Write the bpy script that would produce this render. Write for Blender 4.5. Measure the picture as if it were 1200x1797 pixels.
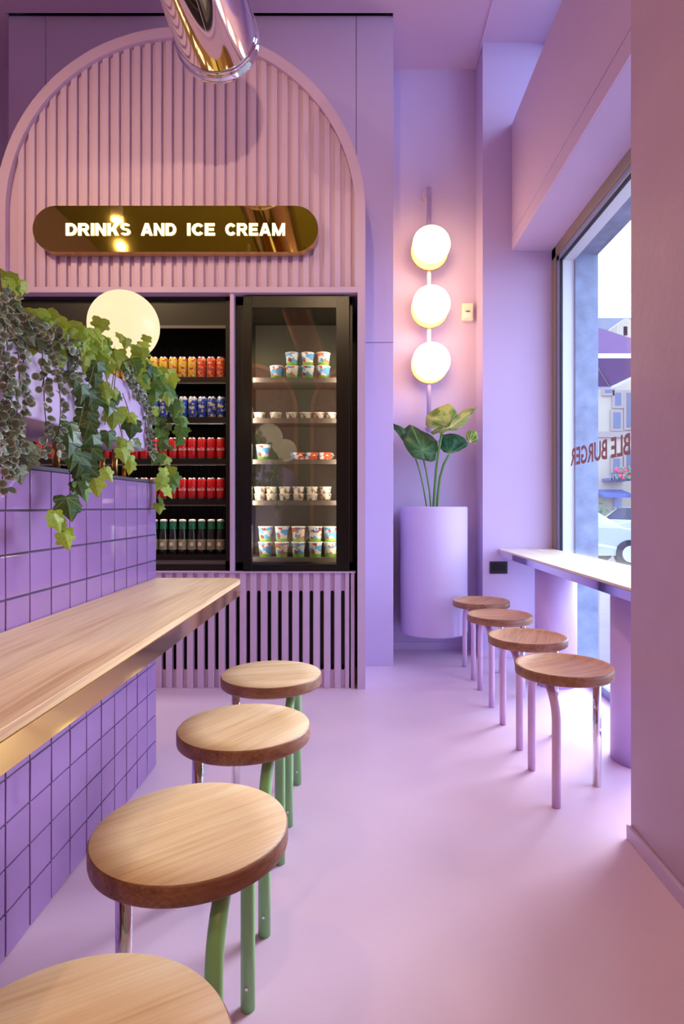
import bpy, math, random
from mathutils import Vector, Matrix
for o in list(bpy.data.objects): bpy.data.objects.remove(o)
S = bpy.context.scene; COL = S.collection
F, VX, VY, EYE = 1050.0, 627.0, 889.0, 1.10
R = random.Random(7)

# ---------------- camera, world, exposure, area lights ----------------
cd = bpy.data.cameras.new('camera'); cam = bpy.data.objects.new('camera', cd); COL.objects.link(cam)
cam.location = (0, 0, EYE); cam.rotation_euler = (math.pi/2, 0, 0)
cd.sensor_fit = 'HORIZONTAL'; cd.sensor_width = 36; cd.lens = 36*F/1200
cd.shift_x = -(VX-600)/1200; cd.shift_y = -(898.5-VY)/1200*1.0
cd.clip_start = 0.03; cd.clip_end = 200
S.camera = cam
S.view_settings.view_transform = 'Standard'; S.view_settings.look = 'None'
S.view_settings.gamma = 1; S.view_settings.use_curve_mapping = False
S.view_settings.exposure = 0.13
W = bpy.data.worlds.new('world'); S.world = W; W.use_nodes = True
bg = W.node_tree.nodes['Background']; bg.inputs[0].default_value = (0.54, 0.71, 1.0, 1); bg.inputs[1].default_value = 5.4
def area(name, loc, rot, sx, sy, power, col, portal=False, shape='RECTANGLE', spread=None):
    d = bpy.data.lights.new(name, 'AREA'); d.shape = shape; d.size = sx; d.size_y = sy; d.energy = power; d.color = col
    if portal: d.cycles.is_portal = True
    if spread: d.spread = spread
    o = bpy.data.objects.new(name, d); COL.objects.link(o); o.location = loc; o.rotation_euler = rot
    return o
# portals: the big window and the transom over the boxed lintel
area('window_portal', (1.5, 3.1, 1.42), (0, math.pi/2, 0), 2.84, 2.2, 1, (1,1,1), True)
area('transom_portal', (1.5, 3.1, 4.17), (0, math.pi/2, 0), 0.5, 2.2, 1, (1,1,1), True)
sd_ = bpy.data.lights.new('sun', 'SUN'); sd_.energy = 5.0; sd_.angle = math.radians(30); sd_.color = (.86, .92, 1.0)
sun = bpy.data.objects.new('sun', sd_); COL.objects.link(sun); sun.rotation_euler = Vector((-.62, -.60, -.46)).to_track_quat('-Z', 'Y').to_euler()
WARM = (1.0, 0.69, 0.38)
# ceiling lamps of the room (recessed round lamps out of frame)
CEIL_LAMPS = [(-2.45, 1.0, 18), (-0.75, 0.75, 24), (-1.4, -0.6, 16), (0.1, -1.6, 22)]  # second entry, above the bar, is an unseen lamp added to warm the counter
for i, (x, y, p) in enumerate(CEIL_LAMPS):
    area('ceiling_lamp_light', (x, y, 4.02), (0, 0, 0), .09, .09, p, WARM, shape='DISK')

def spot(loc, to, power, size, blend, col=WARM):
    d = bpy.data.lights.new('slat_spot_light', 'SPOT'); d.energy = power; d.spot_size = math.radians(size); d.spot_blend = blend; d.color = col; d.shadow_soft_size = .02
    o = bpy.data.objects.new('slat_spot_light', d); COL.objects.link(o); o.location = loc; o.rotation_euler = (Vector(to)-Vector(loc)).to_track_quat('-Z', 'Y').to_euler()
spot((-2.29, 1.3, 3.62), (-1.35, 3.6, 2.9), 100, 64, 1.0)
spot((-.25, 1.2, 3.2), (-.5, 3.6, 3.1), 55, 70, 1.0)  # added fill spot that warms the slats, no fixture stands here
# ---------------- helpers ----------------
def lin(c):
    return tuple((x/255/12.92 if x/255 <= .04045 else ((x/255+.055)/1.055)**2.4) for x in c) + (1,)
def nodes(m): return m.node_tree.nodes, m.node_tree.links
def mat(name, col, rough=.5, metal=0, noise=0, nscale=4, bump=0, bscale=60, emit=None, es=0, spec=.5, trans=0, ior=1.45, sss=0):
    m = bpy.data.materials.new(name); m.use_nodes = True; N, L = nodes(m); b = N['Principled BSDF']
    c = lin(col); b.inputs['Base Color'].default_value = c
    b.inputs['Roughness'].default_value = rough; b.inputs['Metallic'].default_value = metal
    b.inputs['Specular IOR Level'].default_value = spec; b.inputs['IOR'].default_value = ior
    if trans: b.inputs['Transmission Weight'].default_value = trans
    if emit: b.inputs['Emission Color'].default_value = lin(emit); b.inputs['Emission Strength'].default_value = es
    if noise or bump:
        tc = N.new('ShaderNodeTexCoord')
    if noise:
        t = N.new('ShaderNodeTexNoise'); t.inputs['Scale'].default_value = nscale; t.inputs['Detail'].default_value = 5
        L.new(tc.outputs['Object'], t.inputs['Vector'])
        r = N.new('ShaderNodeValToRGB'); r.color_ramp.elements[0].position = .3; r.color_ramp.elements[1].position = .7
        r.color_ramp.elements[0].color = tuple(x*(1-noise) for x in c[:3])+(1,)
        r.color_ramp.elements[1].color = tuple(min(1, x*(1+noise)) for x in c[:3])+(1,)
        L.new(t.outputs['Fac'], r.inputs[0]); L.new(r.outputs[0], b.inputs['Base Color'])
    if bump:
        t2 = N.new('ShaderNodeTexNoise'); t2.inputs['Scale'].default_value = bscale; t2.inputs['Detail'].default_value = 4
        L.new(tc.outputs['Object'], t2.inputs['Vector'])
        bp = N.new('ShaderNodeBump'); bp.inputs['Strength'].default_value = bump; bp.inputs['Distance'].default_value = .004
        L.new(t2.outputs['Fac'], bp.inputs['Height']); L.new(bp.outputs[0], b.inputs['Normal'])
    return m
def wood(name, c1, c2, c3, axis=0, rot=0, rough=.42, sc=1.0):
    m = bpy.data.materials.new(name); m.use_nodes = True; N, L = nodes(m); b = N['Principled BSDF']
    tc = N.new('ShaderNodeTexCoord'); oi = N.new('ShaderNodeObjectInfo')
    ad = N.new('ShaderNodeVectorMath'); ad.operation = 'ADD'
    ml = N.new('ShaderNodeVectorMath'); ml.operation = 'SCALE'; ml.inputs['Scale'].default_value = 7
    L.new(oi.outputs['Location'], ml.inputs[0]); L.new(tc.outputs['Object'], ad.inputs[0]); L.new(ml.outputs[0], ad.inputs[1])
    mp = N.new('ShaderNodeMapping'); s = [26*sc, 26*sc, 26*sc]; s[axis] = 1.6*sc
    mp.inputs['Scale'].default_value = s; mp.inputs['Rotation'].default_value = (0, 0, rot)
    L.new(ad.outputs[0] if not rot else tc.outputs['Object'], mp.inputs[0])
    t = N.new('ShaderNodeTexNoise'); t.inputs['Scale'].default_value = 1; t.inputs['Detail'].default_value = 4; t.inputs['Distortion'].default_value = .4
    L.new(mp.outputs[0], t.inputs['Vector'])
    mp2 = N.new('ShaderNodeMapping'); s2 = [170*sc]*3; s2[axis] = 5*sc; mp2.inputs['Scale'].default_value = s2
    L.new(ad.outputs[0], mp2.inputs[0])
    t2 = N.new('ShaderNodeTexNoise'); t2.inputs['Scale'].default_value = 1; t2.inputs['Detail'].default_value = 3
    L.new(mp2.outputs[0], t2.inputs['Vector'])
    mx = N.new('ShaderNodeMath'); mx.operation = 'MULTIPLY_ADD'; mx.inputs[1].default_value = .45; L.new(t2.outputs['Fac'], mx.inputs[0])
    m2 = N.new('ShaderNodeMath'); m2.operation = 'MULTIPLY'; m2.inputs[1].default_value = .6; L.new(t.outputs['Fac'], m2.inputs[0])
    L.new(m2.outputs[0], mx.inputs[2])
    r = N.new('ShaderNodeValToRGB'); e = r.color_ramp.elements
    e[0].position = .36; e[0].color = lin(c3); e[1].position = .66; e[1].color = lin(c1)
    k = e.new(.5); k.color = lin(c2)
    L.new(mx.outputs[0], r.inputs[0]); L.new(r.outputs[0], b.inputs['Base Color']); b.inputs['Roughness'].default_value = rough
    bp = N.new('ShaderNodeBump'); bp.inputs['Strength'].default_value = .12; bp.inputs['Distance'].default_value = .002
    L.new(t2.outputs['Fac'], bp.inputs['Height']); L.new(bp.outputs[0], b.inputs['Normal'])
    return m

class MB:
    def __init__(s): s.v = []; s.f = []; s.mi = []; s.sm = []
    def add(s, vs, fs, mi=0, smooth=False):
        n = len(s.v); s.v += [tuple(x) for x in vs]
        for f in fs: s.f.append([i+n for i in f]); s.mi.append(mi); s.sm.append(smooth)
        return s
    def box(s, x0, x1, y0, y1, z0, z1, mi=0):
        v = [(x0,y0,z0),(x1,y0,z0),(x1,y1,z0),(x0,y1,z0),(x0,y0,z1),(x1,y0,z1),(x1,y1,z1),(x0,y1,z1)]
        return s.add(v, [(0,3,2,1),(4,5,6,7),(0,1,5,4),(1,2,6,5),(2,3,7,6),(3,0,4,7)], mi)
    def prism(s, pts, axis, a, b, mi=0, smooth=False):
        """extrude a 2D polygon (counter-clockwise) along an axis from a to b"""
        n = len(pts)
        def P(p, t):
            return (t,p[0],p[1]) if axis == 'x' else ((p[0],t,p[1]) if axis == 'y' else (p[0],p[1],t))
        vs = [P(p,a) for p in pts]+[P(p,b) for p in pts]
        fs = [tuple(range(n)), tuple(range(2*n-1, n-1, -1))]
        s.add(vs, fs, mi)
        s.add(vs, [(i, i+n, (i+1)%n+n, (i+1)%n) for i in range(n)], mi, smooth)
        return s
    def lathe(s, prof, seg=24, c=(0,0,0), mi=0, smooth=True, axis='z', caps=True):
        """prof: (radius, height[, material index]) bottom to top"""
        rings = []
        for p in prof:
            ring = []
            for k in range(seg):
                a = 2*math.pi*k/seg; x, y, z = p[0]*math.cos(a), p[0]*math.sin(a), p[1]
                if axis == 'y': x, y, z = x, z, y
                if axis == 'x': x, y, z = z, x, y
                ring.append((c[0]+x, c[1]+y, c[2]+z))
            rings.append(ring)
        vs = [v for r in rings for v in r]
        for i in range(len(prof)-1):
            m_ = prof[i][2] if len(prof[i]) > 2 else mi
            s.add([*rings[i], *rings[i+1]], [(k, (k+1)%seg, seg+(k+1)%seg, seg+k) for k in range(seg)], m_, smooth)
        if caps:
            s.add(rings[0], [tuple(range(seg-1,-1,-1))], prof[0][2] if len(prof[0]) > 2 else mi)
            s.add(rings[-1], [tuple(range(seg))], prof[-1][2] if len(prof[-1]) > 2 else mi)
        return s
    def tube(s, path, r, seg=12, mi=0, caps=True):
        path = [Vector(p) for p in path]; rings = []
        up = None
        for i, p in enumerate(path):
            d = (path[min(i+1, len(path)-1)]-path[max(i-1, 0)]).normalized()
            if up is None:
                up = Vector((0,0,1)) if abs(d.z) < .9 else Vector((1,0,0))
            a = d.cross(up).normalized(); b = a.cross(d).normalized(); up = b
            rr = r[i] if isinstance(r, (list, tuple)) else r
            rings.append([p+a*rr*math.cos(2*math.pi*k/seg)+b*rr*math.sin(2*math.pi*k/seg) for k in range(seg)])
        n = seg
        for i in range(len(rings)-1):
            s.add(rings[i]+rings[i+1], [(k, n+k, n+(k+1)%n, (k+1)%n) for k in range(n)], mi, True)
        if caps:
            s.add(rings[0], [tuple(range(n))], mi); s.add(rings[-1], [tuple(range(n-1,-1,-1))], mi)
        return s
    def mesh(s, name, mats):
        me = bpy.data.meshes.new(name); me.from_pydata(s.v, [], s.f)
        for m in (mats if isinstance(mats, (list, tuple)) else [mats]): me.materials.append(m)
        for p, a, b in zip(me.polygons, s.mi, s.sm): p.material_index = a; p.use_smooth = b
        return me
def fixn(me):
    import bmesh
    b = bmesh.new(); b.from_mesh(me); bmesh.ops.remove_doubles(b, verts=b.verts, dist=1e-5)
    bmesh.ops.recalc_face_normals(b, faces=b.faces); b.to_mesh(me); b.free()
def obj(name, mb, mats, parent=None, loc=None, bevel=0, fix=True, seg=2):
    me = mb if isinstance(mb, bpy.types.Mesh) else mb.mesh(name, mats)
    if fix and not isinstance(mb, bpy.types.Mesh): fixn(me)
    o = bpy.data.objects.new(name, me); COL.objects.link(o)
    if parent: o.parent = parent
    if loc is not None: o.location = loc
    if bevel:
        bv = o.modifiers.new('bevel', 'BEVEL'); bv.width = bevel; bv.segments = seg; bv.limit_method = 'ANGLE'
    return o
def tag(o, label=None, cat=None, group=None, kind=None):
    if label: o['label'] = label
    if cat: o['category'] = cat
    if group: o['group'] = group
    if kind: o['kind'] = kind
    return o
def thing(name, label, cat, loc=(0,0,0), group=None, rz=0):
    o = bpy.data.objects.new(name, None); COL.objects.link(o); o.location = loc; o.rotation_euler = (0,0,rz)
    o.empty_display_size = .05
    return tag(o, label, cat, group)
def struct(name, mb, m, parent=None, **k):
    o = obj(name, mb, m, parent, **k)
    if not parent: o['kind'] = 'structure'
    return o
def copy_tree(o, parent=None):
    c = o.copy(); COL.objects.link(c)
    if parent: c.parent = parent
    for ch in list(o.children): copy_tree(ch, c)
    return c
def px(u, v, Y): return Vector(((u-VX)*Y/F, Y, EYE+(VY-v)*Y/F))       # photo point at distance Y
def pxX(u, v, X): Y = X*F/(u-VX); return px(u, v, Y)                     # photo point on the plane x = X
def arc(cx, cz, r, a0, a1, n): return [(cx+r*math.cos(a0+(a1-a0)*i/n), cz+r*math.sin(a0+(a1-a0)*i/n)) for i in range(n+1)]
PI = math.pi

# ---------------- materials ----------------
LILAC = (206,184,226)
M = dict(
 paint=mat('lilac_paint', LILAC, .55, noise=.03, nscale=1.5, bump=.05, bscale=90),
 plaster=mat('lilac_plaster', (194,162,190), .42, noise=.05, nscale=2.2, bump=.35, bscale=22),
 slat=mat('lilac_lacquer', (214,186,220), .45),
 trim=mat('lilac_trim', (212,184,226), .5),
 column=mat('lilac_column', (206,176,226), .5),
 floor=mat('lilac_resin_floor', (236,206,230), .36, noise=.05, nscale=1.3, bump=.03, bscale=30),
 planter=mat('lilac_planter', (210,186,230), .5),
 black=mat('black_metal', (22,20,18), .35), blackgloss=mat('black_gloss', (16,15,13), .3), darkin=mat('dark_liner', (40,40,42), .5),
 rail=mat('shelf_rail', (110,106,104), .3, .6),
 gold=mat('mirror_brass', (224,200,104), .025, 1), brassedge=mat('brass_edge_metal', (240,216,118), .08, 1), brass=mat('brushed_brass', (214,170,92), .2, 1),
 brassmat=mat('soft_brass', (226,190,110), .32, .9),
 chrome=mat('chrome', (232,228,232), .05, 1), steel=mat('steel_mirror', (214,206,226), .07, 1), alu=mat('silver_lid', (210,210,212), .25, .9),
 green=mat('green_lacquer', (150,210,140), .35), pinkleg=mat('lilac_leg', (216,178,220), .4),
 tile=mat('purple_glazed_tile', (158,120,178), .045, noise=.06, nscale=3, spec=.6), grout=mat('dark_grout', (88,70,96), .8),
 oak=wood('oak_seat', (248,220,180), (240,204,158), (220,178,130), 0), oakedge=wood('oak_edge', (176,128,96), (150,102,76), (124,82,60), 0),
 oakdish=wood('brown_oak_seat', (234,184,132), (218,162,112), (190,132,88), 0), oaktop=wood('oak_counter', (252,224,178), (244,208,158), (216,172,120), 1, sc=.7),
 shelfwood=wood('pale_oak_shelf', (244,230,214), (236,218,200), (220,198,176), 1, sc=.7),
 opal=mat('lit_opal_glass', (255,240,214), .4, emit=(255,226,156), es=10),
 globe=mat('lit_globe_glass', (96,88,70), .4, emit=(255,224,178), es=1.05),
 letter=mat('lit_letters', (255,240,200), .4, emit=(255,234,184), es=1.25),
 frameb=mat('bronze_frame', (150,132,116), .4, .2), framed=mat('dark_gasket', (28,30,42), .5), framel=mat('pale_frame', (150,160,190), .3, .4),
 white=mat('white_metal', (232,234,240), .4), plastic=mat('cream_plastic', (240,230,214), .4), socket=mat('charcoal_socket', (40,38,46), .35),
 stone=mat('grey_stone', (130,146,172), .85, noise=.25, nscale=9, bump=.9, bscale=16),
 seal=mat('ceiling', (212,184,220), .6),
)
def glass(name, tint=(1,1,1), refl=.06):
    m = bpy.data.materials.new(name); m.use_nodes = True; N, L = nodes(m); N.remove(N['Principled BSDF'])
    g = N.new('ShaderNodeBsdfGlossy'); g.inputs['Roughness'].default_value = 0.0
    t = N.new('ShaderNodeBsdfTransparent'); t.inputs[0].default_value = (*tint, 1)
    f = N.new('ShaderNodeFresnel'); f.inputs[0].default_value = 1.5
    ge = N.new('ShaderNodeNewGeometry'); iv = N.new('ShaderNodeMath'); iv.operation = 'SUBTRACT'; iv.inputs[0].default_value = 1; L.new(ge.outputs['Backfacing'], iv.inputs[1])
    b_ = N.new('ShaderNodeMath'); b_.operation = 'ADD'; b_.inputs[1].default_value = refl; L.new(f.outputs[0], b_.inputs[0])
    a = N.new('ShaderNodeMath'); a.operation = 'MULTIPLY'; L.new(b_.outputs[0], a.inputs[0]); L.new(iv.outputs[0], a.inputs[1])
    x = N.new('ShaderNodeMixShader'); L.new(a.outputs[0], x.inputs[0]); L.new(t.outputs[0], x.inputs[1]); L.new(g.outputs[0], x.inputs[2])
    L.new(x.outputs[0], N['Material Output'].inputs[0]); return m
M['glass'] = glass('window_glass'); M['fglass'] = glass('freezer_glass', (.9,.92,.9), .11)

# ---------------- setting ----------------
ZC = 4.47; YB = 4.61; YR = 4.36; XW = 1.436
struct('floor', MB().box(-3.4, 1.70, -3.7, 4.75, -.06, 0), M['floor'])
ce = MB()
ce.box(-3.4, -2.405, 1.2, 4.75, ZC, ZC+.1); ce.box(.245, .913, 1.2, 4.75, ZC, ZC+.1); ce.box(-2.405, .245, 1.2, 4.085, ZC, ZC+.1)
ce.box(.913, 1.70, 1.2, 4.75, ZC+.012, ZC+.1); ce.box(-3.4, 1.70, -3.7, 1.2, ZC, ZC+.1, 1)
struct('ceiling', ce, [M['seal'], mat('green_ceiling_paint', (150,160,86), .6)])
struct('trim_1', MB().box(.895, .911, -3.7, YB-.01, ZC-.012, ZC), M['trim'])
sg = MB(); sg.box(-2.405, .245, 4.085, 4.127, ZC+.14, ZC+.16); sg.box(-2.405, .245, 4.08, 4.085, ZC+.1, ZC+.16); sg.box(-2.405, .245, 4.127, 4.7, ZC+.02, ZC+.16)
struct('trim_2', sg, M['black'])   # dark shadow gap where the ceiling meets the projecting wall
struct('wall_back', MB().box(-3.4, .93, YB, YB+.12, 0, ZC+.1), M['paint'])
wr = MB(); wr.box(.913, 1.71, YR, YB+.12, 0, ZC+.1)
struct('wall_return', wr, M['paint'])
# projecting wall behind the arched unit, clad in large panels
wp = struct('wall_projection', MB().box(-2.385, .228, 4.147, YB, 0, ZC+.015), M['grout'])
for (x0, x1, z0, z1) in [(-2.405,-2.152,0,ZC+.015), (-2.148,-.010,0,ZC+.015), (-.006,.2476,0,2.230), (-.006,.2476,2.234,ZC+.015)]:
    struct('panel', MB().box(x0, x1, 4.127, 4.147 if x1 < .2 else YB, z0, z1), M['paint'], wp, bevel=.0012)
struct('panel', MB().box(-2.405, -2.39, 4.15, YB, 0, ZC+.015), M['paint'], wp)
struct('wall_left', MB().box(-3.5, -3.4, -3.7, 4.75, 0, ZC+.1), M['paint'])
# right wall near the camera, with the window bay behind it
struct('wall_right', MB().box(.905, 1.71, -3.7, 1.98, 0, ZC+.1), M['plaster'])
struct('baseboard_right', MB().box(.891, .905, -.5, 1.985, 0, .047), M['trim'], bevel=.003)
bz = MB(); bz.box(.2476, .913, YB-.014, YB, 0, .06); struct('baseboard_back', bz, M['trim'], bevel=.003)
struct('baseboard_return', MB().box(.905, 1.42, YR-.014, YR, 0, .06), M['trim'], bevel=.003)
# outer wall of the window bay: sill-less opening from the floor to 2.87, transom above the box
ow = MB(); ow.box(1.44, 1.69, 1.98, YR, 2.87, 3.90)
struct('wall_window', ow, M['stone'])
struct('trim_3', MB().box(1.44, 1.53, 4.225, YR, 0, 2.87), M['white'])                  # white outer reveal
struct('trim_4', MB().box(1.44, 1.53, 1.98, 4.225, 2.84, 2.87), M['white'])
pil = tag(obj('stone_pillar', MB().box(1.53, 1.69, 4.20, 4.8, -.3, 4.6), M['stone']), 'rough grey stone pier seen through the window beside the frame', 'pillar')
# boxed lintel above the window
so = struct('wall_lintel', MB().box(1.135, 1.44, 1.98, YR, 2.975, 3.886), M['paint'])
struct('panel', MB().box(1.125, 1.135, 1.98, YR, 3.076, 3.886), M['slat'], so, bevel=.002)
struct('panel', MB().box(1.125, 1.135, 1.98, YR, 2.964, 3.068), M['slat'], so, bevel=.002)
struct('panel', MB().box(1.135, 1.44, 1.98, YR, 2.964, 2.974), M['paint'], so)
# window 1: frame parts and pane
wn = thing('window_1', 'tall shopfront window with dark bronze frame', None); wn['kind'] = 'structure'
fb = MB(); fb.box(1.416, 1.45, 4.275, YR, 0, 2.964); fb.box(1.416, 1.45, 1.98, YR, 2.885, 2.964); obj('window_frame', fb, M['frameb'], wn, bevel=.002)
fb = MB(); fb.box(1.424, 1.45, 4.225, 4.275, 0, 2.885); fb.box(1.424, 1.45, 1.98, 4.275, 2.845, 2.885); fb.box(1.424, 1.45, 1.98, 4.275, 0, .05); obj('inner_frame', fb, M['framel'], wn, bevel=.002)
fb = MB(); fb.box(1.43, 1.446, 4.212, 4.225, .05, 2.845); fb.box(1.43, 1.446, 1.98, 4.225, 2.832, 2.845); obj('gasket', fb, M['framed'], wn)
obj('pane', MB().box(1.436, 1.440, 1.98, 4.22, .05, 2.84), M['glass'], wn)
fb = MB(); fb.box(1.42, 1.45, 1.98, YR, 3.9, 3.93); fb.box(1.42, 1.45, 1.98, YR, 4.43, 4.48)
w2 = thing('window_2', 'transom window above the boxed lintel', None); w2['kind'] = 'structure'
obj('window_frame', fb, M['frameb'], w2); obj('pane', MB().box(1.436, 1.440, 1.98, YR, 3.93, 4.43), M['glass'], w2)
# rear of the room (seen only in reflections)
M['rgreen'] = mat('green_wall_paint', (96,112,66), .6); M['rbrick'] = mat('brick', (150,92,70), .7, noise=.3, nscale=14)
struct('wall_rear', MB().box(-3.4, 1.0, -3.8, -3.7, 0, ZC+.1), M['rgreen'])
for cx, nm in ((-1.95, 'by the kitchen side'), (.0, 'by the street side')):
    def ap(r_, z0=.4): return [(cx-r_, z0), (cx+r_, z0)] + arc(cx, 2.85, r_, 0, PI, 20)
    t = thing('brick_arch', 'blind brick arch on the green rear wall '+nm, 'arch', (cx, -3.66, .4))
    child_ = obj('infill', MB().prism(ap(.80), 'y', -3.69, -3.66), M['rbrick'], t); child_.location = (-cx, 3.66, -.4)
    sr_ = MB(); o_ = ap(.86); i_ = ap(.80); n = len(o_)
    vs = [(x, -3.69, z) for x, z in o_]+[(x, -3.69, z) for x, z in i_]+[(x, -3.62, z) for x, z in o_]+[(x, -3.62, z) for x, z in i_]
    for k in range(1, n):
        k2 = (k+1) % n
        sr_.add([vs[k], vs[k2], vs[n+k2], vs[n+k], vs[2*n+k], vs[2*n+k2], vs[3*n+k2], vs[3*n+k]], [(4,5,6,7),(0,1,5,4),(2,3,7,6)])
    child_ = obj('surround', sr_, mat('warm_lit_edge', (226,150,96), .5), t); child_.location = (-cx, 3.66, -.4)  # orange colour stands in for warm light along the arch edge
    area('arch_spot', (cx, -3.0, 3.9), (math.radians(-25), 0, 0), .1, .1, 14, WARM)

# ---------------- arched unit ----------------
XC, ZS, RO, RI, YF = -1.066, 2.873, 1.114, 1.0526, 3.60
unit = thing('arched_display_unit', 'tall arched lilac joinery unit of ridged slats framing the drinks fridges', 'cabinet', (XC, 3.9, 0))
def U(name, mb, m, **k):
    o = obj(name, mb, m, unit, **k); o.location = (-XC, -3.9, 0) if 'loc' not in k else Vector(k['loc'])+Vector((-XC, -3.9, 0)); return o
ring = arc(XC, ZS, RO, 0, PI, 64); inner = arc(XC, ZS, RI, PI, 0, 64)
fr = MB()
o_ = ring; i_ = inner[::-1]
n = len(o_)
for y0, y1 in ((YF, 4.127),):
    vs = [(x, y0, z) for x, z in o_]+[(x, y0, z) for x, z in i_]+[(x, y1, z) for x, z in o_]+[(x, y1, z) for x, z in i_]
    fs = []
    for k in range(n-1):
        fs += [(k, k+1, n+k+1, n+k), (2*n+k, 3*n+k, 3*n+k+1, 2*n+k+1), (k, 2*n+k, 2*n+k+1, k+1), (n+k, n+k+1, 3*n+k+1, 3*n+k)]
    fr.add(vs, fs, 0, False)
fr.box(XC+RI, XC+RO, YF, 4.127, 2.423, ZS); fr.box(XC+RI+.014, XC+RO, YF, 4.127, 0, 2.423)
fr.box(XC-RO, XC-RI, YF, 4.127, 2.423, ZS); fr.box(XC-RO, XC-RI-.014, YF, 4.127, 0, 2.423)
f_ = U('arch_frame', fr, M['slat'])
U('ledge', MB().box(XC-RO+.012, XC+RO-.012, YF+.001, 3.675, 2.389, 2.423), M['slat'], bevel=.002)
# upper backing plate
bp_ = arc(XC, ZS, RI+.02, 0, PI, 48)
U('back_panel', MB().prism([(XC-RI-.02, 2.42), (XC+RI+.02, 2.42)]+bp_, 'y', 3.642, 3.66), M['slat'])
PITCH = .0639; G0 = -1.1745; GW = .028; RW = PITCH-GW
def ztop(x, r=RI-.0005):
    d = r*r-(x-XC)**2
    return ZS+math.sqrt(d) if d > 0 else None
k = -20; cnt = 0
while True:
    xa = G0+GW/2+k*PITCH; xb = xa+RW; k += 1
    if xa < XC-RI+.004: continue
    if xa > XC+RI-.012: break
    xb = min(xb, XC+RI-.002)
    pts = [(xa, 2.423), (xb, 2.423)] + [(xb-(xb-xa)*j/4, ztop(xb-(xb-xa)*j/4)) for j in range(5)]
    U('slat', MB().prism(pts, 'y', 3.623, 3.642), M['slat'], bevel=.0015, seg=1)
# lower ridged grille
zl0, zl1 = 0.0, .700
slx = MB().box(-RW/2, RW/2, 3.624, 3.642, zl0, zl1).mesh('lower_slat', M['slat']); fixn(slx)
st = MB(); w_, r_ = GW/2, .0105; za, zb = px(0, 1175, 3.65).z+r_, px(0, 1036, 3.65).z-r_
st.prism([(-w_, zl0), (w_, zl0), (w_, za), (r_, za)]+[(r_*math.cos(-t), za+r_*math.sin(-t)) for t in [PI*i/8 for i in range(1, 8)]]+[(-r_, za), (-w_, za)], 'y', 3.642, 3.655)
st.prism([(-w_, zb), (-r_, zb)]+[(-r_*math.cos(t), zb+r_*math.sin(t)) for t in [PI*i/8 for i in range(1, 8)]]+[(r_, zb), (w_, zb), (w_, zl1), (-w_, zl1)], 'y', 3.642, 3.655)
st.box(-w_, -r_, 3.642, 3.655, za, zb); st.box(r_, w_, 3.642, 3.655, za, zb)
stm = st.mesh('grille_strip', M['slat']); fixn(stm)
k = -15
while True:
    gx = G0+k*PITCH; k += 1
    if gx < XC-RI+.03: continue
    if gx > XC+RI-.02: break
    o = obj('grille_strip', stm, None, unit); o.location = (gx-XC, -3.9, 0)
    o = obj('slat', slx, None, unit, bevel=.0015, seg=1); o.location = (gx+PITCH/2-XC, -3.9, 0)
U('filler_strip', MB().box(gx-PITCH/2+.006, XC+RI-.004, 3.624, 3.655, 0, .70), M['slat'], bevel=.001)
U('dark_backing', MB().box(XC-RI, XC+RI, 3.70, 3.71, 0, .70), M['black'])
U('cap_rail', MB().box(XC-RI-.01, XC+RI+.002, 3.610, 3.67, .700, .707), M['slat'])
U('divider', MB().box(-.770, -.748, 3.615, 4.10, .707, 2.389), M['slat'])
U('back_board', MB().box(XC-RI-.01, XC+RI+.01, 4.112, 4.126, .0, 2.42), M['black'])

# ---------------- gold sign ----------------
ys = 3.547; sx0, sx1 = px(57, 0, ys).x, px(558, 0, ys).x; sz0, sz1 = px(0, 442, ys).z, px(0, 361, ys).z
sr = (sz1-sz0)/2; szc = (sz0+sz1)/2
sign = thing('lightbox_sign', 'gold mirror pill shaped sign reading drinks and ice cream', 'sign', ((sx0+sx1)/2, 3.6, sz0))
def child(par, name, mb, m, **k):
    o = obj(name, mb, m, par, **k); o.location = Vector(k.get('loc') or (0,0,0)) - par.location; return o
pts = arc(sx1-sr, szc, sr, -PI/2, PI/2, 20)+arc(sx0+sr, szc, sr, PI/2, 3*PI/2, 20)
child(sign, 'face', MB().prism(pts[::-1], 'y', ys, ys+.004), M['gold'])
sh = MB(); k = len(pts); pin = [(szc, 0)]
sh.prism(pts[::-1], 'y', ys+.0045, 3.612, smooth=False)
child(sign, 'side_band', sh, M['brassmat'])
def text_mesh(s, bold, extrude, w, h, shear=0):
    c = bpy.data.curves.new('lettering', 'FONT'); c.body = s; c.size = 1; c.offset = bold; c.extrude = 0.5; c.shear = shear; c.resolution_u = 3
    o = bpy.data.objects.new('t', c); COL.objects.link(o); dg = bpy.context.evaluated_depsgraph_get()
    me = bpy.data.meshes.new_from_object(o.evaluated_get(dg)); bpy.data.objects.remove(o)
    xs = [v.co.x for v in me.vertices]; ys_ = [v.co.y for v in me.vertices]
    x0, x1, y0, y1 = min(xs), max(xs), min(ys_), max(ys_)
    for v in me.vertices:
        v.co = ((v.co.x-x0)/(x1-x0)*w, v.co.z*extrude, (v.co.y-y0)/(y1-y0)*h)
    return me
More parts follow.
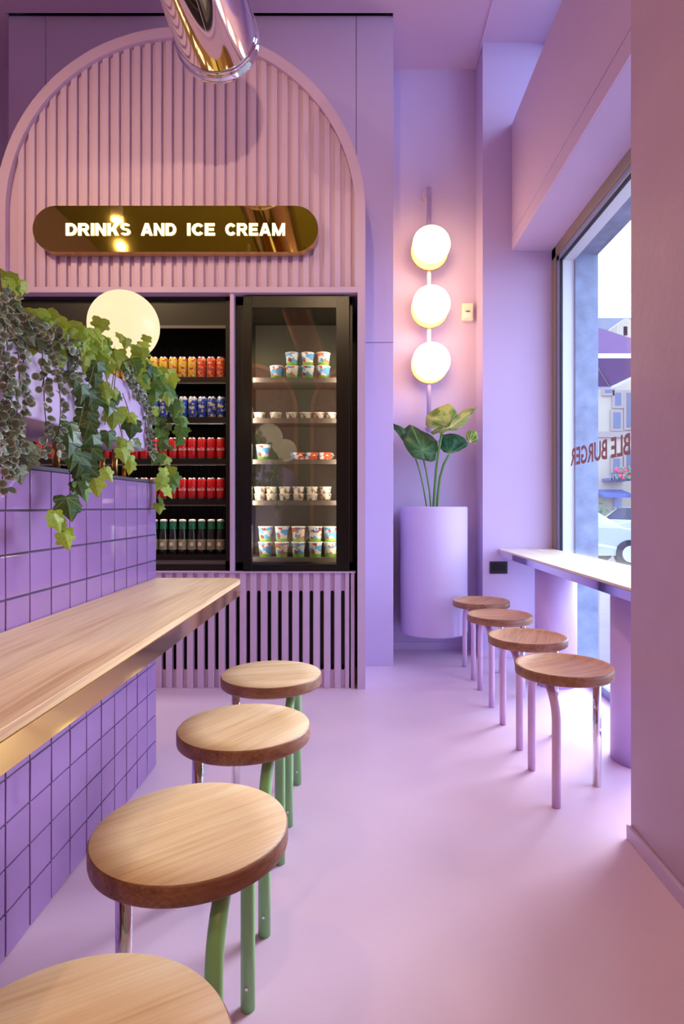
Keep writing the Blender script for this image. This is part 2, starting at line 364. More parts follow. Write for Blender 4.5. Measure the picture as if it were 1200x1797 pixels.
def glyph(ch):
    t = .28; P_ = []
    def rc(x0, x1, z0, z1): P_.append([(x0,z0),(x1,z0),(x1,z1),(x0,z1)])
    def dg(x0, z0, x1, z1, w=.30): P_.append([(x0,z0),(x0+w,z0),(x1+w,z1),(x1,z1)])
    def rg_(cx, cz, rx, rz, a0, a1, tx=t, tz=.23, n=14):
        a0, a1 = math.radians(a0), math.radians(a1)
        for i in range(n):
            b0, b1 = a0+(a1-a0)*i/n, a0+(a1-a0)*(i+1)/n
            P_.append([(cx+rx*math.cos(b0), cz+rz*math.sin(b0)), (cx+rx*math.cos(b1), cz+rz*math.sin(b1)), (cx+(rx-tx)*math.cos(b1), cz+(rz-tz)*math.sin(b1)), (cx+(rx-tx)*math.cos(b0), cz+(rz-tz)*math.sin(b0))])
    w = 1.0
    if ch == 'D': rc(0,t,0,1); rc(t,.45,.77,1); rc(t,.45,0,.23); rg_(.45,.5,.5,.5,-90,90); w = .95
    elif ch == 'R': rc(0,t,0,1); rc(t,.6,.79,1); rc(t,.6,.38,.58); rg_(.6,.69,.31,.31,-90,90,.27,.2); dg(.66,0,.38,.42,.32); w = .98
    elif ch == 'I': rc(0,t,0,1); w = t
    elif ch == 'N': rc(0,.26,0,1); rc(.66,.92,0,1); dg(.64,0,.0,1,.28); w = .92
    elif ch == 'K': rc(0,t,0,1); dg(.2,.35,.62,1,.36); dg(.64,0,.32,.62,.36); w = 1.0
    elif ch == 'S': rg_(.44,.71,.42,.29,25,260,.26,.19); rg_(.44,.29,.44,.29,-155,85,.26,.19); w = .88
    elif ch == 'A': dg(0,0,.36,1,.28); dg(.76,0,.40,1,.28); rc(.25,.8,.18,.38); w = 1.04
    elif ch == 'C': rg_(.5,.5,.5,.5,38,322,.28,.23,22); w = .93
    elif ch == 'E': rc(0,t,0,1); rc(t,.8,.78,1); rc(t,.74,.40,.60); rc(t,.82,0,.22); w = .82
    elif ch == 'M': rc(0,.25,0,1); rc(.90,1.15,0,1); dg(.44,0,.0,1,.27); dg(.44,0,.88,1,.27); w = 1.15
    return P_, w
def sign_word(word, w, h, depth):
    gs = [glyph(c) for c in word]; gap = .10; tot = sum(g[1] for g in gs)+gap*(len(gs)-1); k_ = w/tot; mb = MB(); x = 0
    for P_, gw in gs:
        for p in P_: mb.prism([((x+a)*k_, b*h) for a, b in p], 'y', -depth, 0)
        x += gw+gap
    me = mb.mesh('lettering', M['letter']); fixn(me); return me
for wtxt, ua, ub in (('DRINKS',115,229), ('AND',247,309), ('ICE',328,377), ('CREAM',395,500)):
    a = px(ua, 413, ys-.004); b = px(ub, 391.5, ys-.004)
    me = sign_word(wtxt, b.x-a.x, b.z-a.z, .004)
    o = obj('lettering', me, None, sign); o.location = Vector((a.x, ys-.0005, a.z))-sign.location

# ---------------- fridges ----------------
def fridge_led(x, y, z, sx, power):
    area('fridge_light', (x, y, z), (math.radians(-25), 0, 0), sx, .03, power, (1, .9, .78))
fx0, fx1, fy0, fy1, fz0, fz1 = -2.095, -.778, 3.67, 4.105, .708, 2.385
fA = thing('open_drinks_fridge', 'black open drinks fridge with five shelves of cans and bottles', 'fridge', ((fx0+fx1)/2, 3.9, fz0))
b = MB(); b.box(fx0, fx1, fy1-.02, fy1, fz0, fz1); b.box(fx0, fx0+.03, fy0, fy1, fz0, fz1); b.box(fx1-.030, fx1, fy0, fy1, fz0, fz1)
b.box(fx0, fx1, fy0, fy1, fz1-.02, fz1); b.box(fx0, fx1, fy0, fy1, fz0, px(0,985,3.67).z)
child(fA, 'body', b, M['black'])
child(fA, 'top_fascia', MB().box(fx0+.03, fx1-.03, fy0+.005, fy0+.05, px(0,572,3.67).z, fz1-.02), M['black'], bevel=.003)
child(fA, 'fascia_trim', MB().box(fx0+.03, fx1-.03, fy0, fy0+.012, px(0,576,3.67).z, px(0,571,3.67).z), M['rail'])
bk = MB()
for i in range(60): bk.box(fx0+.035+i*.0205, fx0+.046+i*.0205, fy1-.028, fy1-.02, fz0+.1, fz1-.2)
o = child(fA, 'ribbed_liner', bk, M['darkin']); o['kind'] = 'stuff'
SH = [1.898, 1.6496, 1.393, 1.1417, .801]
for i, z in enumerate(SH):
    s_ = MB(); s_.box(fx0+.03, fx1-.03, 3.715, 4.08, z-.012, z); s_.box(fx0+.03, fx1-.03, 3.705, 3.715, z-.036, z+.003)
    sh_ = child(fA, 'shelf', s_, M['black'])
    o = obj('price_rail', MB().box(fx0+.03, fx1-.03, 3.700, 3.705, z-.038, z-.030), M['rail'], sh_); o.location = (0,0,0)
    fridge_led((fx0+fx1)/2, 3.735, z+.215 if i < 4 else z+.30, 1.2, 1.3)
o = child(fA, 'base_rail', MB().box(fx0+.03, fx1-.03, 3.666, 3.67, px(0,990,3.67).z, px(0,984,3.67).z), M['rail'])

# glass-door freezer
gx0, gx1 = -.744, -.030
fB = thing('glass_door_freezer', 'black upright freezer with glass door full of ice cream tubs', 'freezer', ((gx0+gx1)/2, 3.9, fz0))
b = MB(); b.box(gx0, gx1, fy1-.02, fy1, fz0, fz1); b.box(gx0, gx0+.05, fy0, fy1, fz0, fz1); b.box(gx1-.05, gx1, fy0, fy1, fz0, fz1)
b.box(gx0, gx1, fy0, fy1, fz1-.05, fz1); b.box(gx0, gx1, fy0, fy1, fz0, fz0+.05)
child(fB, 'body', b, M['black'])
child(fB, 'liner', MB().box(gx0+.05, gx1-.05, fy1-.026, fy1-.02, fz0+.05, fz1-.05), mat('freezer_liner', (84,74,62), .6))
dx0, dx1 = px(427,0,3.64).x, px(613,0,3.64).x; hx0, hx1 = px(442,0,3.64).x, px(590,0,3.64).x; dz0, dz1 = .702, 2.380; hz0, hz1 = px(0,990,3.64).z, px(0,541,3.64).z
d = MB(); d.box(dx0, hx0, 3.632, 3.668, dz0, dz1); d.box(hx1, dx1, 3.632, 3.668, dz0, dz1); d.box(hx0, hx1, 3.632, 3.668, dz0, hz0); d.box(hx0, hx1, 3.632, 3.668, hz1, dz1)
door = child(fB, 'door', d, M['blackgloss'], bevel=.002)
o = obj('door_glass', MB().box(hx0, hx1, 3.642, 3.646, hz0, hz1), M['fglass'], door); o.location = (0,0,0)
o = obj('hinge', MB().box(dx1-.05, dx1-.005, 3.640, 3.665, dz1, dz1+.008), M['rail'], door); o.location = (0,0,0)
FS = [(663.8, 'a'), (734.8, 'b'), (806.5, 'c'), (878.2, 'd'), (978, 'e')]
YT = 3.80
for v, _ in FS:
    z = px(0, v, YT-.045).z
    s_ = MB(); s_.box(gx0+.05, gx1-.05, 3.74, 4.07, z-.01, z); s_.box(gx0+.05, gx1-.05, 3.735, 3.74, z-.030, z)
    child(fB, 'shelf', s_, mat('freezer_shelf', (96,84,74), .4))
fridge_led((gx0+gx1)/2, 3.69, 2.345, .5, 6.0)
for xx, aa in ((hx0-.022, -.5), (hx1+.030, .5)):
    area('freezer_strip_light', (xx, 3.685, 1.5), (math.pi/2, 0, aa), .014, 1.4, 5.5, (1, .9, .78))

# ---------------- cans, bottles, tubs ----------------
def label_mat(name, base, spots, top=None, bottom=None, seedscale=60, rough=.3, metal=0.0):
    """printed label: a base colour with blobs of other colours around the front, bands at top and bottom"""
    m = bpy.data.materials.new(name); m.use_nodes = True; N, L = nodes(m); b = N['Principled BSDF']
    b.inputs['Roughness'].default_value = rough; b.inputs['Metallic'].default_value = metal
    tc = N.new('ShaderNodeTexCoord'); oi = N.new('ShaderNodeObjectInfo')
    ad = N.new('ShaderNodeVectorMath'); ad.operation = 'ADD'; sc = N.new('ShaderNodeVectorMath'); sc.operation = 'SCALE'
    cx = N.new('ShaderNodeCombineXYZ'); L.new(oi.outputs['Random'], cx.inputs[0]); L.new(oi.outputs['Random'], cx.inputs[2])
    sc.inputs['Scale'].default_value = .02; L.new(cx.outputs[0], sc.inputs[0])
    L.new(tc.outputs['Object'], ad.inputs[0]); L.new(sc.outputs[0], ad.inputs[1])
    prev = None; last = lin(base)
    for i, (c, thr) in enumerate(spots):
        t = N.new('ShaderNodeTexNoise'); t.inputs['Scale'].default_value = seedscale*(1+.3*i); t.inputs['Detail'].default_value = 1
        mp = N.new('ShaderNodeMapping'); mp.inputs['Location'].default_value = (i*3.1, i*1.7, i*2.3); L.new(ad.outputs[0], mp.inputs[0]); L.new(mp.outputs[0], t.inputs['Vector'])
        g = N.new('ShaderNodeMath'); g.operation = 'GREATER_THAN'; g.inputs[1].default_value = thr; L.new(t.outputs['Fac'], g.inputs[0])
        x = N.new('ShaderNodeMix'); x.data_type = 'RGBA'; L.new(g.outputs[0], x.inputs[0])
        if prev: L.new(prev, x.inputs[6])
        else: x.inputs[6].default_value = last
        x.inputs[7].default_value = lin(c); prev = x.outputs[2]
    sp = N.new('ShaderNodeSeparateXYZ'); L.new(tc.outputs['Object'], sp.inputs[0])
    for band, op in ((top, 'GREATER_THAN'), (bottom, 'LESS_THAN')):
        if band:
            g = N.new('ShaderNodeMath'); g.operation = op; g.inputs[1].default_value = band[1]; L.new(sp.outputs[2], g.inputs[0])
            x = N.new('ShaderNodeMix'); x.data_type = 'RGBA'; L.new(g.outputs[0], x.inputs[0]); L.new(prev, x.inputs[6]); x.inputs[7].default_value = lin(band[0]); prev = x.outputs[2]
    L.new(prev, b.inputs['Base Color'])
    return m
LM = dict(
 yel=label_mat('lemon_can_print', (232,196,60), [((206,70,46), .60), ((60,120,190), .66), ((250,240,210), .68)], seedscale=45),
 org=label_mat('peach_can_print', (214,70,44), [((240,150,60), .56), ((70,130,200), .64), ((250,240,220), .66)], seedscale=45),
 blu=label_mat('blue_can_print', (24,72,176), [((214,206,180), .53), ((120,150,200), .62)], top=((170,200,240), .128), seedscale=38),
 red=mat('red_can_print', (206,18,20), .25, spec=.8), olive=mat('bottle_label', (150,146,112), .5, noise=.3, nscale=60), bglass=mat('dark_bottle_glass', (30,34,22), .1, spec=.8),
 gband=mat('green_neck_label', (26,112,74), .4, noise=.4, nscale=70), wtext=mat('white_print', (240,232,226), .4),
)
def can_mesh(name, m):
    r, h = .0275, .138
    return MB().lathe([(.020,0,1),(.0235,.004,1),(r,.012,0),(r,.122,0),(.0245,.132,1),(.0235,.1335,1),(.0245,.138,1),(.023,.138,1),(.0225,.134,1)], 20).mesh(name, [m, M['alu']])
ORD = 'first second third fourth fifth sixth seventh eighth ninth tenth eleventh twelfth thirteenth fourteenth fifteenth sixteenth seventeenth eighteenth nineteenth twentieth'.split()
NTH = ORD
def put(name, me, x, y, z, label, cat, group, kids=()):
    o = bpy.data.objects.new(name, me); COL.objects.link(o); o.location = (x, y, z); tag(o, label, cat, group); o.rotation_euler = (0,0,R.uniform(-.25,.25))
    for kn, km, off in kids:
        c = bpy.data.objects.new(kn, km); COL.objects.link(c); c.parent = o; c.location = off
    return o
cm = {k: can_mesh('can_'+k, LM[k]) for k in ('yel','org','blu','red')}
for m_ in cm.values(): fixn(m_)
# white script on the red cans, wrapped round the front
scr = text_mesh('Coca-Cola', .012, .0006, .060, .019, .35); scr.materials.clear(); scr.materials.append(LM['wtext'])
for v in scr.vertices:
    a = (v.co.x-.030)/.0282; rr = .0280-v.co.y*.5
    v.co = (rr*math.sin(a), -rr*math.cos(a), v.co.z+.058)
XR = px(388, 0, 3.77).x; P = 16.65*3.77/F; YCAN = 3.76
for k in range(20):
    x = XR-k*P
    if x < fx0+.06: break
    if k < 3: put('drinks_can', cm['org'], x, YCAN, SH[0], 'orange iced tea can with blue figure, top fridge shelf, %s from the lilac divider' % NTH[k], 'can', 'orange cans on the top shelf')
    else: put('drinks_can', cm['yel'], x, YCAN, SH[0], 'yellow iced tea can, top fridge shelf, %s from the lilac divider' % NTH[k], 'can', 'yellow cans on the top shelf')
    if k < 21:
        put('drinks_can', cm['blu'], x+.004, YCAN, SH[1], 'blue and silver drinks can, second fridge shelf, %s from the lilac divider' % NTH[k], 'can', 'blue cans on the second shelf')
        for row, nm in ((2, 'third'), (3, 'fourth')):
            put('drinks_can', cm['red'], x, YCAN, SH[row], 'red can with white script, %s fridge shelf, %s from the lilac divider' % (nm, NTH[k]), 'can', 'red cans on the %s shelf' % nm, [('script_logo', scr, (0,0,0))])
bm = MB().lathe([(.026,0,0),(.0285,.004,0),(.0285,.10,0),(.0275,.125,0),(.0235,.148,0),(.0215,.160,0),(.0205,.205,0),(.021,.207,0)], 20).mesh('bottle', [LM['bglass']]); fixn(bm)
lb = MB().lathe([(.0288,.03),(.0288,.095)], 20, caps=False).mesh('bottle_label', LM['olive'])
em = MB().lathe([(.012,0),(.012,.0012)], 14, axis='y').mesh('round_emblem', mat('pale_emblem', (226,222,196), .5)); fixn(em)
nb = MB().lathe([(.0228,.158),(.0216,.172),(.0212,.200)], 16, caps=False).mesh('neck_label', LM['gband'])
cp = MB().lathe([(.0225,.203),(.0228,.212),(.021,.218),(.008,.220)], 16).mesh('cap', mat('silver_red_cap', (226,214,206), .3, .4)); fixn(cp)
for k in range(20):
    x = XR-k*P
    if x < fx0+.06: break
    put('beer_bottle', bm, x, YCAN, SH[4], 'dark beer bottle with green neck label, bottom fridge shelf, %s from the lilac divider' % NTH[k], 'bottle', 'beer bottles on the bottom shelf', [('label_band', lb, (0,0,0)), ('emblem', em, (0,-.0300,.064)), ('neck_label', nb, (0,0,0)), ('cap', cp, (0,0,0))])
# tubs
tubm = [label_mat('tub_print_%s' % n_, base, sp, bottom=((150,196,80), .020), seedscale=26) for n_, base, sp in (
  ('sky', (110,180,226), [((248,244,236), .50), ((220,80,60), .60)]), ('brown', (236,232,224), [((110,178,226), .52), ((150,60,44), .58)]), ('cream', (244,236,214), [((226,120,96), .54), ((90,160,210), .60)]))]
tubw = label_mat('small_tub_print', (238,230,210), [((196,80,60), .62), ((130,170,90), .66)], seedscale=40)
def tub(m, r=.0455, h=.096):
    return MB().lathe([(r*.82,0,0),(r,h*.93,0),(r*1.05,h*.935,1),(r*1.05,h,1),(r*.95,h,1),(r*.93,h-.004,1)], 20).mesh('tub', [m, M['plastic']])
tm = [tub(m_) for m_ in tubm]; ts = tub(tubw, .037, .043); tt = [tub(m_, .044, .083) for m_ in tubm]
for m_ in tm+[ts]+tt: fixn(m_)
def tubs(us, v, h, meshes, label, group, kk=0):
    z = px(0, v, YT-.045).z + kk*(h+.001)
    for i, u in enumerate(us):
        put('ice_cream_tub', meshes[(i*2+kk) % len(meshes)], px(u, 0, YT).x, YT, z, (label+', %s from the lilac divider' % NTH[i]) if len(us) > 1 else label, 'tub', group)
cu = [466, 495, 524, 553, 580]
tubs(cu, 978, .096, tm, 'blue ice cream tub, bottom freezer shelf, lower layer', 'tubs in the lower layer of the bottom shelf')
tubs(cu, 978, .096, tm, 'blue ice cream tub, bottom freezer shelf, upper layer', 'tubs in the upper layer of the bottom shelf', 1)
cu = [456, 477, 500, 524, 547, 571]
tubs(cu, 878.2, .043, [ts], 'small cream tub, fourth freezer shelf, lower layer', 'small tubs, lower layer of the fourth shelf')
tubs(cu, 878.2, .043, [ts], 'small cream tub, fourth freezer shelf, upper layer', 'small tubs, upper layer of the fourth shelf', 1)
tubs([462], 806.5, .096, [tm[0]], 'blue ice cream tub standing alone at one end of the middle freezer shelf', None)
tubs([455, 484, 512, 536, 559, 580], 734.8, .043, [ts], 'small white tub, second freezer shelf', 'small tubs on the second shelf')
tubs([486, 513, 540, 567], 663.8, .083, tt, 'ice cream tub, top freezer shelf, lower layer', 'tubs in the lower layer of the top shelf')
tubs([513, 540, 567], 663.8, .083, tt, 'ice cream tub, top freezer shelf, upper layer', 'tubs in the upper layer of the top shelf', 1)
pk = MB().box(-.038, .038, -.05, .05, 0, .022).box(-.044, -.038, -.045, .045, .008, .012).box(.038, .044, -.045, .045, .008, .012)
pkm = pk.mesh('wrapped_bar', label_mat('wrapper_print', (240,234,222), [((222,96,60), .52), ((60,130,180), .62)], seedscale=30)); fixn(pkm)
for i, u in enumerate((524, 548, 572)):
    for j in range(2):
        z = px(0, 806.5, YT-.045).z+j*.0225
        o = put('ice_cream_bar', pkm, px(u, 0, YT).x, YT, z, 'wrapped white and orange ice cream bar, middle freezer shelf, %s layer, %s along' % ('lower' if j == 0 else 'upper', NTH[i]), 'packet', 'wrapped bars, %s layer' % ('lower' if j == 0 else 'upper'))

# ---------------- tiled counter block ----------------
XT = -.856; YE = 2.545; TP = .109
tb = thing('tiled_counter_wall', 'purple glazed tile counter wall carrying the wooden bar', 'counter', (-1.0, 1.5, 0))
def K(name, mb, m, par=tb, **k): return child(par, name, mb, m, **k)
K('core', MB().box(-1.10, XT-.004, -3.2, YE-.004, 0, 1.199), M['grout'])
K('cap_trim', MB().box(-1.11, XT+.001, -3.2, YE+.002, 1.199, 1.210), mat('grey_edge_trim', (110,104,120), .3, .4))
tl = MB().box(-.006, .0, -.0521, .0521, -.0521, .0521).mesh('tile', M['tile']); fixn(tl)
for c in range(19):
    yc = YE-.0545-c*TP-.0
    for r_i in range(11):
        o = obj('tile', tl, None, tb, bevel=.0018); o.location = Vector((XT+.001+R.uniform(-.0004,.0004), yc, TP*(r_i+.5)))-tb.location
        o.rotation_euler = (0, R.uniform(-.009,.009), R.uniform(-.009,.009))
# far end tiles
for c in range(2):
    for r_i in range(11):
        o = obj('tile', tl, None, tb, bevel=.0018); o.location = Vector((-.91-c*TP, YE+.001, TP*(r_i+.5)))-tb.location; o.rotation_euler = (0,0,PI/2)

# wooden bar with mirror brass edge
def bar_outline(x_in, x_out, y0, y1, r, shrink=0):
    p = [(x_in, y0), (x_out-shrink, y0)]
    p += arc(x_out-shrink-r, y1-shrink-r, r, 0, PI/2, 10)
    p += [(x_in, y1-shrink)]
    return p
bar = thing('wooden_bar_counter', 'long pale oak bar top with mirror brass edge on the tiled counter', 'counter', (-.67, 1.2, .735))
o = child(bar, 'wood_top', MB().prism(bar_outline(-.849, -.480, -1.0, 2.52, .07, .001), 'z', .782, .800), M['oaktop'], bevel=.0015)
child(bar, 'brass_edge', MB().prism(bar_outline(-.849, -.480, -1.0, 2.52, .07), 'z', .737, .7815), M['brassedge'])

# right window bar
SZ = .795
wb = thing('window_bar_counter', 'pale wooden window bar with mirrored metal edge, under the shop window', 'counter', (1.22, 3.2, .75))
def wout(s):
    return [(1.412, 1.985), (1.412, YR-.002)] + [(1.06, YR-.002)] + [(1.06+.04*math.cos(t)-.04*0, YR-.09+.088*math.sin(t)) for t in [PI/2+PI/2*i/8 for i in range(1, 9)]] + [(1.02+s, 3.9), (1.02+s, 1.985)]
child(wb, 'wood_top', MB().prism(wout(.001), 'z', SZ-.012, SZ), M['shelfwood'], bevel=.001)
child(wb, 'mirror_edge', MB().prism(wout(0), 'z', SZ-.050, SZ-.0125), M['steel'])
for i, (cx_, cy_) in enumerate(((1.233, 3.72), (1.233, 2.60))):
    t = tag(obj('round_support', MB().lathe([(.125, 0), (.125, SZ-.0505)], 40), M['column'], loc=(cx_, cy_, 0)), 'round lilac column under the window bar, %s' % ('the one nearer the niche wall' if i == 0 else 'half hidden by the near wall corner'), 'column')

# ---------------- stools ----------------
def dish_profile(r, t, dish):
    p = [(r-.006, 0, 1), (r-.001, .004, 1), (r, .008, 1), (r, t-.004, 1), (r-.003, t, 0)]
    if dish: p += [(r-.014, t-.001, 0), (r-.026, t-.007, 0), (r*.7, t-.011, 0), (r*.4, t-.013, 0), (.01, t-.0135, 0)]
    else: p += [(r*.6, t-.0005, 0), (.01, t-.0005, 0)]
    return p
def make_stool(label, side, mleg, mseat, dish, group):
    """side +1: painted legs towards +x, chrome leg towards -x"""
    t = thing('bar_stool', label, 'stool', (0,0,0), group)
    HS, T = .483, .040
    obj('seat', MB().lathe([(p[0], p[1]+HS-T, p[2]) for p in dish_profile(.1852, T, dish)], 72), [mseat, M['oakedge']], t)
    zt = HS-T-.0165; ra = .12
    for s in (-1, 1):
        path = [(side*.08, s*.155, .0), (side*.08, s*.155, .15), (side*.08, s*.155, zt-ra)]
        path += [(side*.08-side*.0*i, s*(.155-ra+ra*math.cos(PI/2*i/10)), zt-ra+ra*math.sin(PI/2*i/10)) for i in range(1, 11)]
        path += [(side*.08, s*.0005, zt)]
        lg = obj('leg', MB().tube(path, .016, 16), mleg, t)
        if side > 0: o = obj('screw', MB().lathe([(.0035, -.001), (.0035, .0012), (.002, .0014)], 10, axis='y'), M['chrome'], lg); o.location = (side*.08, s*.155-.0162, .055)
    obj('leg', MB().tube([(-side*.135, .01, 0), (-side*.135, .01, HS-T-.001)], .016, 18), M['chrome'], t)['label'] = 'straight chrome leg'
    p_ = MB().lathe([(.03, HS-T-.006), (.03, HS-T)], 16, c=(-side*.135, .01, 0)); obj('mounting_plate', p_, M['chrome'], t)
    b_ = MB().box(side*.08-.012, side*.08+.012, -.03, .03, zt+.012, HS-T); obj('bracket', b_, mleg, t)
    return t
LP = [(-.320, .645, -.5), (-.320, 1.156, -.69), (-.319, 1.692, -1.0), (-.318, 2.217, -.25)]
ll = ['nearest oak stool with green legs, its pale seat cut by the picture corner', 'large pale oak stool with green legs, second from the camera along the tiled bar',
      'oak stool with green legs, third from the camera along the tiled bar', 'farthest oak stool with green legs, in front of the ridged grille']
st0 = make_stool('', 1, M['green'], M['oak'], False, 'stools with green legs along the tiled bar')
for i, (x, y, g) in enumerate(LP):
    o = st0 if i == 0 else copy_tree(st0)
    o.location = (x, y, 0); o['label'] = ll[i]
    for c in o.children:
        if c.name.startswith('seat'): c.rotation_euler = (0, 0, -g)
RP = [(.808, 2.345, .5), (.814, 2.865, 1.2), (.8165, 3.435, .2), (.816, 3.95, .9)]
rl = ['nearest brown dished stool with lilac legs, under the window bar', 'brown dished stool with lilac legs, second from the camera on the window side',
      'brown dished stool with lilac legs, third from the camera on the window side', 'farthest brown dished stool with lilac legs, beside the big planter']
st1 = make_stool('', -1, M['pinkleg'], M['oakdish'], True, 'stools with lilac legs at the window bar')
for i, (x, y, g) in enumerate(RP):
    o = st1 if i == 0 else copy_tree(st1)
    o.location = (x, y, 0); o['label'] = rl[i]
    for c in o.children:
        if c.name.startswith('seat'): c.rotation_euler = (0, 0, g)

# ---------------- duct ----------------
dy = 2.95; rd = 72*dy/F; dc = px(383, 75, dy)
du = thing('ventilation_duct', 'polished chrome round ventilation duct hanging under the ceiling', 'duct', (dc.x, dc.y, dc.z))
def DD(n_, mb, m): o = obj(n_, mb, m, du); o.location = (0,0,0); return o
DD('tube', MB().lathe([(rd-.006, -6.0), (rd-.006, -.02)], 72, axis='y', caps=False), M['chrome'])
rg = MB()
prof = [(rd-.006, -.07), (rd+.003, -.066), (rd+.003, -.058), (rd-.004, -.053), (rd-.004, -.030), (rd+.004, -.024), (rd+.006, -.010), (rd+.003, -.0), (rd-.02, .0), (rd-.02, -.05)]
DD('rim', MB().lathe(prof, 72, axis='y', caps=False), M['chrome'])
DD('end_cap', MB().lathe([(rd-.018, -.03), (rd-.018, -.028)], 48, axis='y'), M['alu'])
for yy in (-1.6, -3.6):
    hb = MB(); hb.lathe([(rd+.002, yy-.012), (rd+.002, yy+.012)], 48, axis='y', caps=False); hb.box(-.008, .008, yy-.008, yy+.008, rd, ZC-dc.z)
    DD('hanger', hb, M['alu'])

# ---------------- sconce, sensor, socket ----------------
sc = thing('wall_sconce', 'tall lilac wall light with three lit round opal discs', 'lamp', (.538, YB, 1.7))
def SC(n_, mb, m, **k): return child(sc, n_, mb, m, **k)
SC('rod', MB().tube([(.538, 4.50, 1.66), (.538, 4.50, 3.498)], .017, 16), M['slat'])
mo = MB(); mo.tube([(.538, 4.50, 3.485), (.538, 4.61, 3.485)], .015, 12); mo.tube([(.538, 4.59, 3.485), (.538, 4.61, 3.485)], .045, 20); mo.tube([(.538, 4.50, 1.70), (.538, 4.61, 1.70)], .015, 12)
SC('wall_mount', mo, M['slat'])
for v in (427, 532, 632.5):
    z = px(0, v, 4.33).z; r = 33*4.33/F
    dd = thing('lamp_head', None, None); dd.parent = sc; dd.location = Vector((.538, 4.33, z))-sc.location
    obj('diffuser', MB().lathe([(.02, -.012), (r*.6, -.010), (r*.9, -.004), (r, .006), (r, .030), (r*.94, .038)], 48, axis='y'), M['opal'], dd)
    obj('brass_dish', MB().lathe([(r*.97, .146), (r*1.0, .136), (r*1.02, .138), (r*1.02, .158), (r*.5, .168), (.03, .170)], 48, axis='y'), M['brassmat'], dd)
    obj('neck', MB().lathe([(.03, .036), (.03, .147)], 20, axis='y'), M['brassmat'], dd)
sn = thing('motion_sensor', 'small cream plastic motion sensor on the niche wall beside the wall light', 'sensor', px(819, 550, YB))
a, b = px(810, 565, 4.57), px(829, 535, 4.57); h_ = (b.z-a.z)/2; w__ = (b.x-a.x)/2
obj('housing', MB().box(-w__, w__, -.045, 0, -h_, h_), M['plastic'], sn, bevel=.006)
obj('lens', MB().box(-w__*.7, w__*.7, -.052, -.045, -h_*.75, -h_*.1), M['white'], sn, bevel=.004)
obj('indicator', MB().box(-w__*.35, w__*.35, -.053, -.045, -h_*.02, h_*.06), M['socket'], sn)
so_ = thing('wall_socket', 'charcoal double power socket on the lilac wall under the window bar end', 'socket', px(874.5, 996, YR))
a, b = px(859, 1007, YR), px(890, 985.5, YR); w__ = (b.x-a.x)/2; h_ = (b.z-a.z)/2
obj('plate', MB().box(-w__, w__, -.008, 0, -h_, h_), M['socket'], so_, bevel=.002)
for i in (-1, 0, 1): obj('outlet', MB().box(i*.034-.0155, i*.034+.0155, -.0105, -.008, -.022, .022), M['black'], so_, bevel=.002)

# ---------------- planter and big leaf plant ----------------
PX, PY, PR = .555, 4.355, .243
plt = thing('cylinder_planter', 'tall lilac cylindrical planter fixed to the niche wall above the floor', 'planter', (PX, PY, .19))
obj('body', MB().lathe([(PR-.012, 0), (PR-.003, .003), (PR, .014), (PR, .902), (PR-.004, .908), (PR-.012, .91), (PR-.02, .905), (PR-.02, .86)], 72, caps=False).lathe([(.001, 0), (PR-.012, 0)], 72, caps=False), M['planter'], plt)
obj('soil', MB().lathe([(PR-.021, .85), (PR-.021, .86)], 32), mat('dark_soil', (52,38,28), .95, noise=.4, nscale=30, bump=1, bscale=40), plt)
def leafmat(name, c1, c2, scale=20, rough=.4, tr=.35, thr=(.4, .6)):
    m = bpy.data.materials.new(name); m.use_nodes = True; N, L = nodes(m); b = N['Principled BSDF']
    tc = N.new('ShaderNodeTexCoord'); oi = N.new('ShaderNodeObjectInfo')
    t = N.new('ShaderNodeTexNoise'); t.noise_dimensions = '4D'; t.inputs['Scale'].default_value = scale; t.inputs['Detail'].default_value = 3
    ml = N.new('ShaderNodeMath'); ml.operation = 'MULTIPLY'; ml.inputs[1].default_value = 50; L.new(oi.outputs['Random'], ml.inputs[0]); L.new(ml.outputs[0], t.inputs['W'])
    L.new(tc.outputs['Object'], t.inputs['Vector'])
    r = N.new('ShaderNodeValToRGB'); r.color_ramp.elements[0].position = thr[0]; r.color_ramp.elements[1].position = thr[1]
    r.color_ramp.elements[0].color = lin(c1); r.color_ramp.elements[1].color = lin(c2); L.new(t.outputs['Fac'], r.inputs[0])
    hs = N.new('ShaderNodeHueSaturation'); mr = N.new('ShaderNodeMapRange'); mr.inputs[3].default_value = .75; mr.inputs[4].default_value = 1.25
    L.new(oi.outputs['Random'], mr.inputs[0]); L.new(mr.outputs[0], hs.inputs['Value']); L.new(r.outputs[0], hs.inputs['Color'])
    L.new(hs.outputs[0], b.inputs['Base Color']); b.inputs['Roughness'].default_value = rough
    tr_ = N.new('ShaderNodeBsdfTranslucent'); L.new(hs.outputs[0], tr_.inputs[0])
    x = N.new('ShaderNodeMixShader'); x.inputs[0].default_value = tr; L.new(b.outputs[0], x.inputs[1]); L.new(tr_.outputs[0], x.inputs[2])
    L.new(x.outputs[0], N['Material Output'].inputs[0])
    return m
LG = dict(dark=leafmat('dark_green_leaf', (54,90,48), (78,118,66), 12), lime=leafmat('lime_leaf', (120,156,66), (204,214,122), 16, thr=(.38,.54)), vein=mat('pale_vein', (214,226,150), .5), dvein=mat('green_vein', (104,148,92), .5),
          teal=leafmat('deep_green_leaf', (24,84,56), (40,116,76), 30), stem=mat('green_stem', (92,140,60), .5))
al = thing('elephant_ear_plant', 'elephant ear plant with dark and lime leaves in the tall planter', 'plant', (PX, PY, 1.04))
